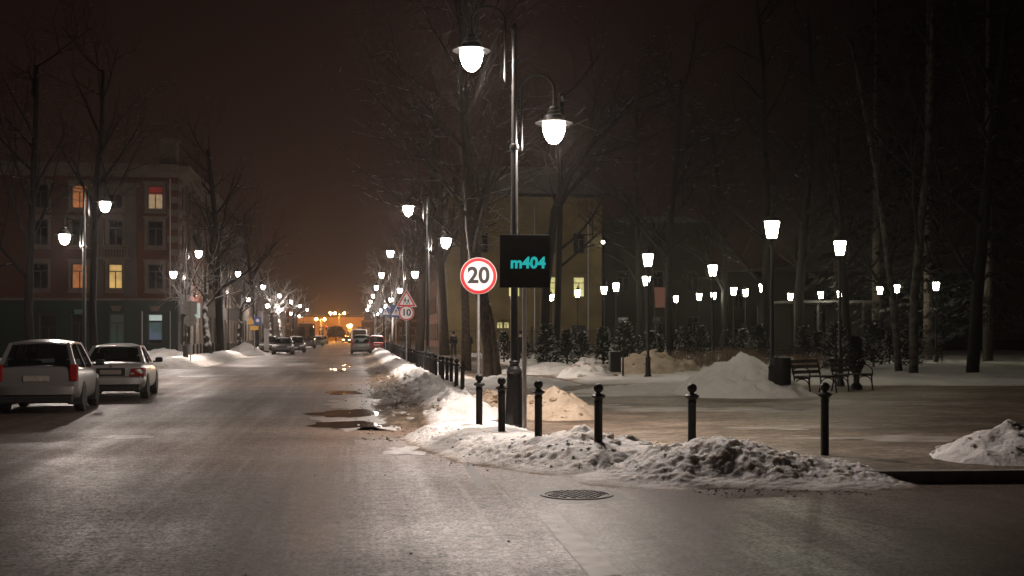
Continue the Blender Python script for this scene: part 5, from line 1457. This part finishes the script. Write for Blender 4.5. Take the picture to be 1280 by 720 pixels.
        mb.build('bumper', paint_, t, smooth=True, auto=50)
    MB().box((0, -e + .02, .30), (Wd * .84, .14, .15), 0, .03).build('rear_valance', 'dark_trim', t)
    MB().box((0, e - .06, .40), (Wd * .66, .14, .14), 0, .03).build('front_grille', 'dark_trim', t)
    if kind == 'sedan':
        MB().box((0, -e - .004, .715), (.70, .03, .20), 0, .012).build('plate_recess', 'dark_trim', t)
        MB().box((0, -e - .022, .712), (.52, .012, .115), 0, .004).build('number_plate', 'plate', t)
        MB().lathe([(.035, -.012), (.035, .0), (.025, .008)], 14, (0, -e + .002, .86), 'Y').build('badge', 'rim', t)
        MB().box((0, -e + .012, .595), (Wd * .86, .03, .012)).build('boot_seam', 'dark_trim', t)
    else:
        MB().box((0, -e - .01, .74 if kind == 'hatch' else .7), (.52, .02, .115), 0, .004).build('number_plate', 'plate', t)
        MB().box((0, e - .0, .46), (.52, .02, .115), 0, .004).build('front_plate', 'plate', t)
    if snow:
        mb = MB(); rr = []
        for j in range(13):
            f = j / 12; y = yr[0] + .04 + (yr[1] - yr[0] - .08) * f
            rr.append([mb.bm.verts.new((u * wr * .93, y, Hh - .05 * (2 * f - 1) ** 2 - (.02 if kind == 'sedan' else 0) - .055 * abs(u) ** 2.5 + .006 + .022 * (1 - abs(u) ** 4) * (1 - abs(2 * f - 1) ** 4) * (.7 + .8 * noise.noise(Vector((u * 2, y * 2, L)))))) for u in [-1 + k / 6 for k in range(13)]])
        for a, b_ in zip(rr, rr[1:]):
            for k in range(12): mb.bm.faces.new((a[k], a[k + 1], b_[k + 1], b_[k]))
        mb.build('roof_snow', 'roof_snow', t, smooth=True)
    return t

c = P(150.5, 32.6)
make_car('parked_sedan', 'parked silver four-door sedan seen from behind with snow on its roof', 'car', (c.x, c.y, 0), R(4.5), 'silver_paint', 'sedan', 4.35, 1.70, 1.44)
c = P(64, 27.0)
make_car('parked_hatchback', 'grey silver tall car cut by the left edge next to the silver sedan', 'car', (c.x, c.y, 0), R(5), 'grey_paint', 'hatch', 3.9, 1.72, 1.56, snow=False)
c = P(451.5, 105.2)
make_car('small_suv', 'grey boxy car seen from behind, driving up the middle of the street', 'car', (c.x, c.y, 0), R(0), 'green_grey_paint', 'hatch', 4.1, 1.82, 1.70)
c = P(449, 142)
make_car('white_van', 'white van beyond the grey boxy car in mid street', 'van', (c.x, c.y, 0), 0, 'white_paint', 'van', 5.0, 2.0, 2.35, snow=True)
c = P(470.5, 113)
make_car('red_car', 'red car with glowing tail lights parked behind the right snow bank', 'car', (c.x, c.y, 0), 0, 'red_paint', 'hatch', 4.0, 1.75, 1.62, lights='rear', snow=True)
PK = 'cars parked along the left kerb'
c = P(354, 104)
make_car('parked_car', 'dark parked car facing the camera at the head of the left row', 'car', (c.x, c.y, 0), math.pi, 'dark_paint', 'sedan', 4.4, 1.76, 1.47, group=PK)
c = P(370, 115)
make_car('parked_car', 'dark parked car second in the left row, before the truck', 'car', (c.x, c.y, 0), math.pi, 'black_paint', 'hatch', 4.2, 1.74, 1.55, group=PK)
c = P(383, 151)
make_car('parked_truck', 'tall dark truck parked facing the camera in the left row', 'truck', (c.x, c.y, 0), math.pi, 'black_paint', 'van', 6.2, 2.2, 3.15, group=PK, truck=True)
for px, d, s, pt in ((396.5, 182, 'dark parked car right behind the tall truck', 'dark_paint'), (400, 206, 'small grey parked car, second beyond the tall truck', 'grey_paint'), (404, 232, 'tiny pale parked car, last of the left row', 'silver_paint')):
    c = P(px, d); make_car('parked_car', s, 'car', (c.x, c.y, 0), math.pi, pt, 'hatch', 4.2, 1.74, 1.55, group=PK)
c = P(433, 262)
make_car('oncoming_car', 'oncoming car with both headlights lit far down the street', 'car', (c.x, c.y, 0), math.pi, 'dark_paint', 'hatch', 4.2, 1.74, 1.5, lights='front', snow=False)
c = P(337, 112)
make_car('parked_car', 'dark car on the left pavement side behind the head of the row', 'car', (c.x, c.y, .1), math.pi, 'black_paint', 'hatch', 4.2, 1.74, 1.5, snow=False)

# ================================================================== PEOPLE (far down the pavement)
def skin_obj(name, verts, edges, radii, mat, parent, sub=1):
    me = bpy.data.meshes.new(name); me.from_pydata(verts, edges, [])
    o = bpy.data.objects.new(name, me); C.objects.link(o); o.parent = parent; me.materials.append(M[mat])
    md = o.modifiers.new('Skin', 'SKIN'); md.use_smooth_shade = True
    if not me.skin_vertices: me.attributes.new('x', 'FLOAT', 'POINT')
    for i, r in enumerate(radii): me.skin_vertices[0].data[i].radius = (r, r)
    me.skin_vertices[0].data[0].use_root = True
    s = o.modifiers.new('Subsurf', 'SUBSURF'); s.levels = sub; s.render_levels = sub
    return o
def person(label, loc, rz, coat, stride=.2, H=1.74, hat=None, group=None):
    t = thing('person', label, 'person', loc, rz, group); k = H / 1.74
    V = lambda *p: tuple(q_ * k for q_ in p)
    vs = [V(0, 0, .93), V(0, 0, 1.12), V(0, -.01, 1.32), V(0, 0, 1.44), V(0, .01, 1.53), V(0, .03, 1.60), V(0, .025, 1.68),
          V(-.09, 0, .88), V(-.10, stride * .6, .48), V(-.10, stride * .75, .09), V(-.10, stride * .75 + .14, .05),
          V(.09, 0, .88), V(.10, -stride * .3, .48), V(.10, -stride * .95, .10), V(.10, -stride * .95 + .14, .05),
          V(-.18, 0, 1.40), V(-.25, -.04, 1.13), V(-.24, .06, .90), V(-.23, .09, .82), V(.18, 0, 1.40), V(.25, .04, 1.13), V(.24, .10, .90), V(.23, .13, .82)]
    es = [(0, 1), (1, 2), (2, 3), (3, 4), (4, 5), (5, 6), (0, 7), (7, 8), (8, 9), (9, 10), (0, 11), (11, 12), (12, 13), (13, 14), (3, 15), (15, 16), (16, 17), (17, 18), (3, 19), (19, 20), (20, 21), (21, 22)]
    rd = [.13, .125, .14, .10, .055, .095, .085, .085, .06, .045, .04, .085, .06, .045, .04, .06, .048, .038, .035, .06, .048, .038, .035]
    skin_obj('body', vs, es, [r * k for r in rd], 'skin', t)
    skin_obj('trousers', [vs[0]] + [vs[7], vs[8], vs[9], vs[11], vs[12], vs[13]], [(0, 1), (1, 2), (2, 3), (0, 4), (4, 5), (5, 6)], [.15, .10, .078, .062, .10, .078, .062], 'trousers', t)
    skin_obj('jacket', [V(0, 0, .98), vs[1], vs[2], V(0, 0, 1.43), V(0, 0, .80), vs[15], vs[16], vs[17], vs[19], vs[20], vs[21]], [(0, 1), (1, 2), (2, 3), (0, 4), (3, 5), (5, 6), (6, 7), (3, 8), (8, 9), (9, 10)], [.185, .175, .18, .12, .19, .085, .07, .058, .085, .07, .058], coat, t)
    mb = MB()
    for s in (-1, 1):
        b0 = vs[9] if s < 0 else vs[13]; mb.box((b0[0], b0[1] + .06, b0[2] - .035), (.10, .27, .10), 0, .03)
    mb.build('shoes', 'dark_trim', t)
    mb = MB(); mb.blob((0, .01 * k, 1.665 * k), .108 * k, 2, .05, (1, 1.06, .95)); mb.build(hat or 'hair', 'coat_dark' if hat else 'hair_dark', t, smooth=True)
    mb = MB()
    mb.blob((0, .125 * k, 1.60 * k), .016, 1, 0); mb.build('nose', 'skin', t, smooth=True)
    return t
person('person in dark jacket walking away just left of the straight street tree', W(567, 84), R(10), 'coat_dark', .22, 1.76)
person('person in dark blue jacket walking between the street tree and the twenty sign post', W(586, 82), R(-8), 'coat_navy', .30, 1.72, 'hat')
person('person in dark clothes standing behind the near lamp post', W(651.5, 63), R(20), 'coat_dark', .1, 1.74, 'hat')
person('small dark figure walking on the pavement behind the round 10 sign post', W(506, 110), R(-5), 'coat_dark', .25, 1.78)
# ================================================================== SKY, AIR, CAMERA
wd = bpy.data.worlds.new('World'); scene.world = wd; wd.use_nodes = True
N, L = wd.node_tree.nodes, wd.node_tree.links
bg = N['Background']; out = N['World Output']
sky = N.new('ShaderNodeTexSky'); sky.sky_type = 'NISHITA'; sky.sun_disc = False; sky.sun_elevation = R(-6); sky.sun_rotation = R(200)
tc = N.new('ShaderNodeTexCoord'); sp = N.new('ShaderNodeSeparateXYZ'); L.new(tc.outputs['Generated'], sp.inputs[0])
rp = N.new('ShaderNodeValToRGB'); L.new(sp.outputs['Z'], rp.inputs['Fac'])          # town glow on low cloud, fading upward
cr = rp.color_ramp
cr.elements[0].position = 0.0; cr.elements[0].color = (0.021, 0.0098, 0.0066, 1)
cr.elements[1].position = 1.0; cr.elements[1].color = (0.002, 0.0012, 0.001, 1)
e = cr.elements.new(.10); e.color = (0.0170, 0.0080, 0.0058, 1)
e = cr.elements.new(.30); e.color = (0.0094, 0.0043, 0.0034, 1)
az = N.new('ShaderNodeMapRange'); L.new(sp.outputs['X'], az.inputs['Value'])          # darker over the park, away from the town
az.inputs['From Min'].default_value = .06; az.inputs['From Max'].default_value = .42; az.inputs['To Min'].default_value = 1.0; az.inputs['To Max'].default_value = .08
az2 = N.new('ShaderNodeMapRange'); L.new(sp.outputs['X'], az2.inputs['Value'])
az2.inputs['From Min'].default_value = -.36; az2.inputs['From Max'].default_value = -.02; az2.inputs['To Min'].default_value = .55; az2.inputs['To Max'].default_value = 1.0
mm = N.new('ShaderNodeMath'); mm.operation = 'MULTIPLY'; L.new(az.outputs[0], mm.inputs[0]); L.new(az2.outputs[0], mm.inputs[1])
mx = N.new('ShaderNodeMix'); mx.data_type = 'RGBA'; mx.blend_type = 'MULTIPLY'; mx.inputs['Factor'].default_value = 1
L.new(rp.outputs['Color'], mx.inputs[6]); L.new(mm.outputs[0], mx.inputs[7])
b2 = N.new('ShaderNodeBackground'); L.new(sky.outputs[0], b2.inputs['Color']); b2.inputs['Strength'].default_value = 0.0015
L.new(mx.outputs[2], bg.inputs['Color']); bg.inputs['Strength'].default_value = 1.0
ad = N.new('ShaderNodeAddShader'); L.new(bg.outputs[0], ad.inputs[0]); L.new(b2.outputs[0], ad.inputs[1]); L.new(ad.outputs[0], out.inputs['Surface'])

HAZE = 0.0003
if HAZE:
    mb = MB().box((0, 180, 19.5), (860, 490, 41)); hz = mb.build('haze', None)
    m = bpy.data.materials.new('haze'); m.use_nodes = True; n = m.node_tree.nodes; n.remove(n['Principled BSDF'])
    v = n.new('ShaderNodeVolumePrincipled'); v.inputs['Color'].default_value = (.92, .86, .82, 1); v.inputs['Density'].default_value = HAZE; v.inputs['Anisotropy'].default_value = .82
    m.node_tree.links.new(v.outputs[0], n['Material Output'].inputs['Volume']); hz.data.materials.append(m)
    tag(hz, kind='stuff')

cam = bpy.data.cameras.new('camera'); co = bpy.data.objects.new('camera', cam); C.objects.link(co)
co.location = (0, 0, CAMZ); co.rotation_euler = (R(90), 0, -TH)
cam.sensor_width = 36.0; cam.lens = 1500 / 1280 * 36.0; cam.shift_y = 59 / 1280.0
cam.clip_start = .1; cam.clip_end = 2000
cam.dof.use_dof = True; cam.dof.focus_distance = 20.0; cam.dof.aperture_fstop = 4.0; cam.dof.aperture_blades = 0
scene.camera = co
scene.view_settings.view_transform = 'Standard'; scene.view_settings.look = 'None'; scene.view_settings.exposure = 0; scene.view_settings.gamma = 1
scene.view_settings.use_curve_mapping = False
cy = scene.cycles
cy.use_denoising = True
try: cy.denoiser = 'OPENIMAGEDENOISE'; cy.denoising_input_passes = 'RGB_ALBEDO_NORMAL'
except Exception: pass
cy.max_bounces = 5; cy.diffuse_bounces = 3; cy.glossy_bounces = 3; cy.transmission_bounces = 3; cy.transparent_max_bounces = 8; cy.volume_bounces = 0
cy.sample_clamp_indirect = 3.0; cy.sample_clamp_direct = 0.0
cy.caustics_reflective = False; cy.caustics_refractive = False; cy.use_light_tree = True
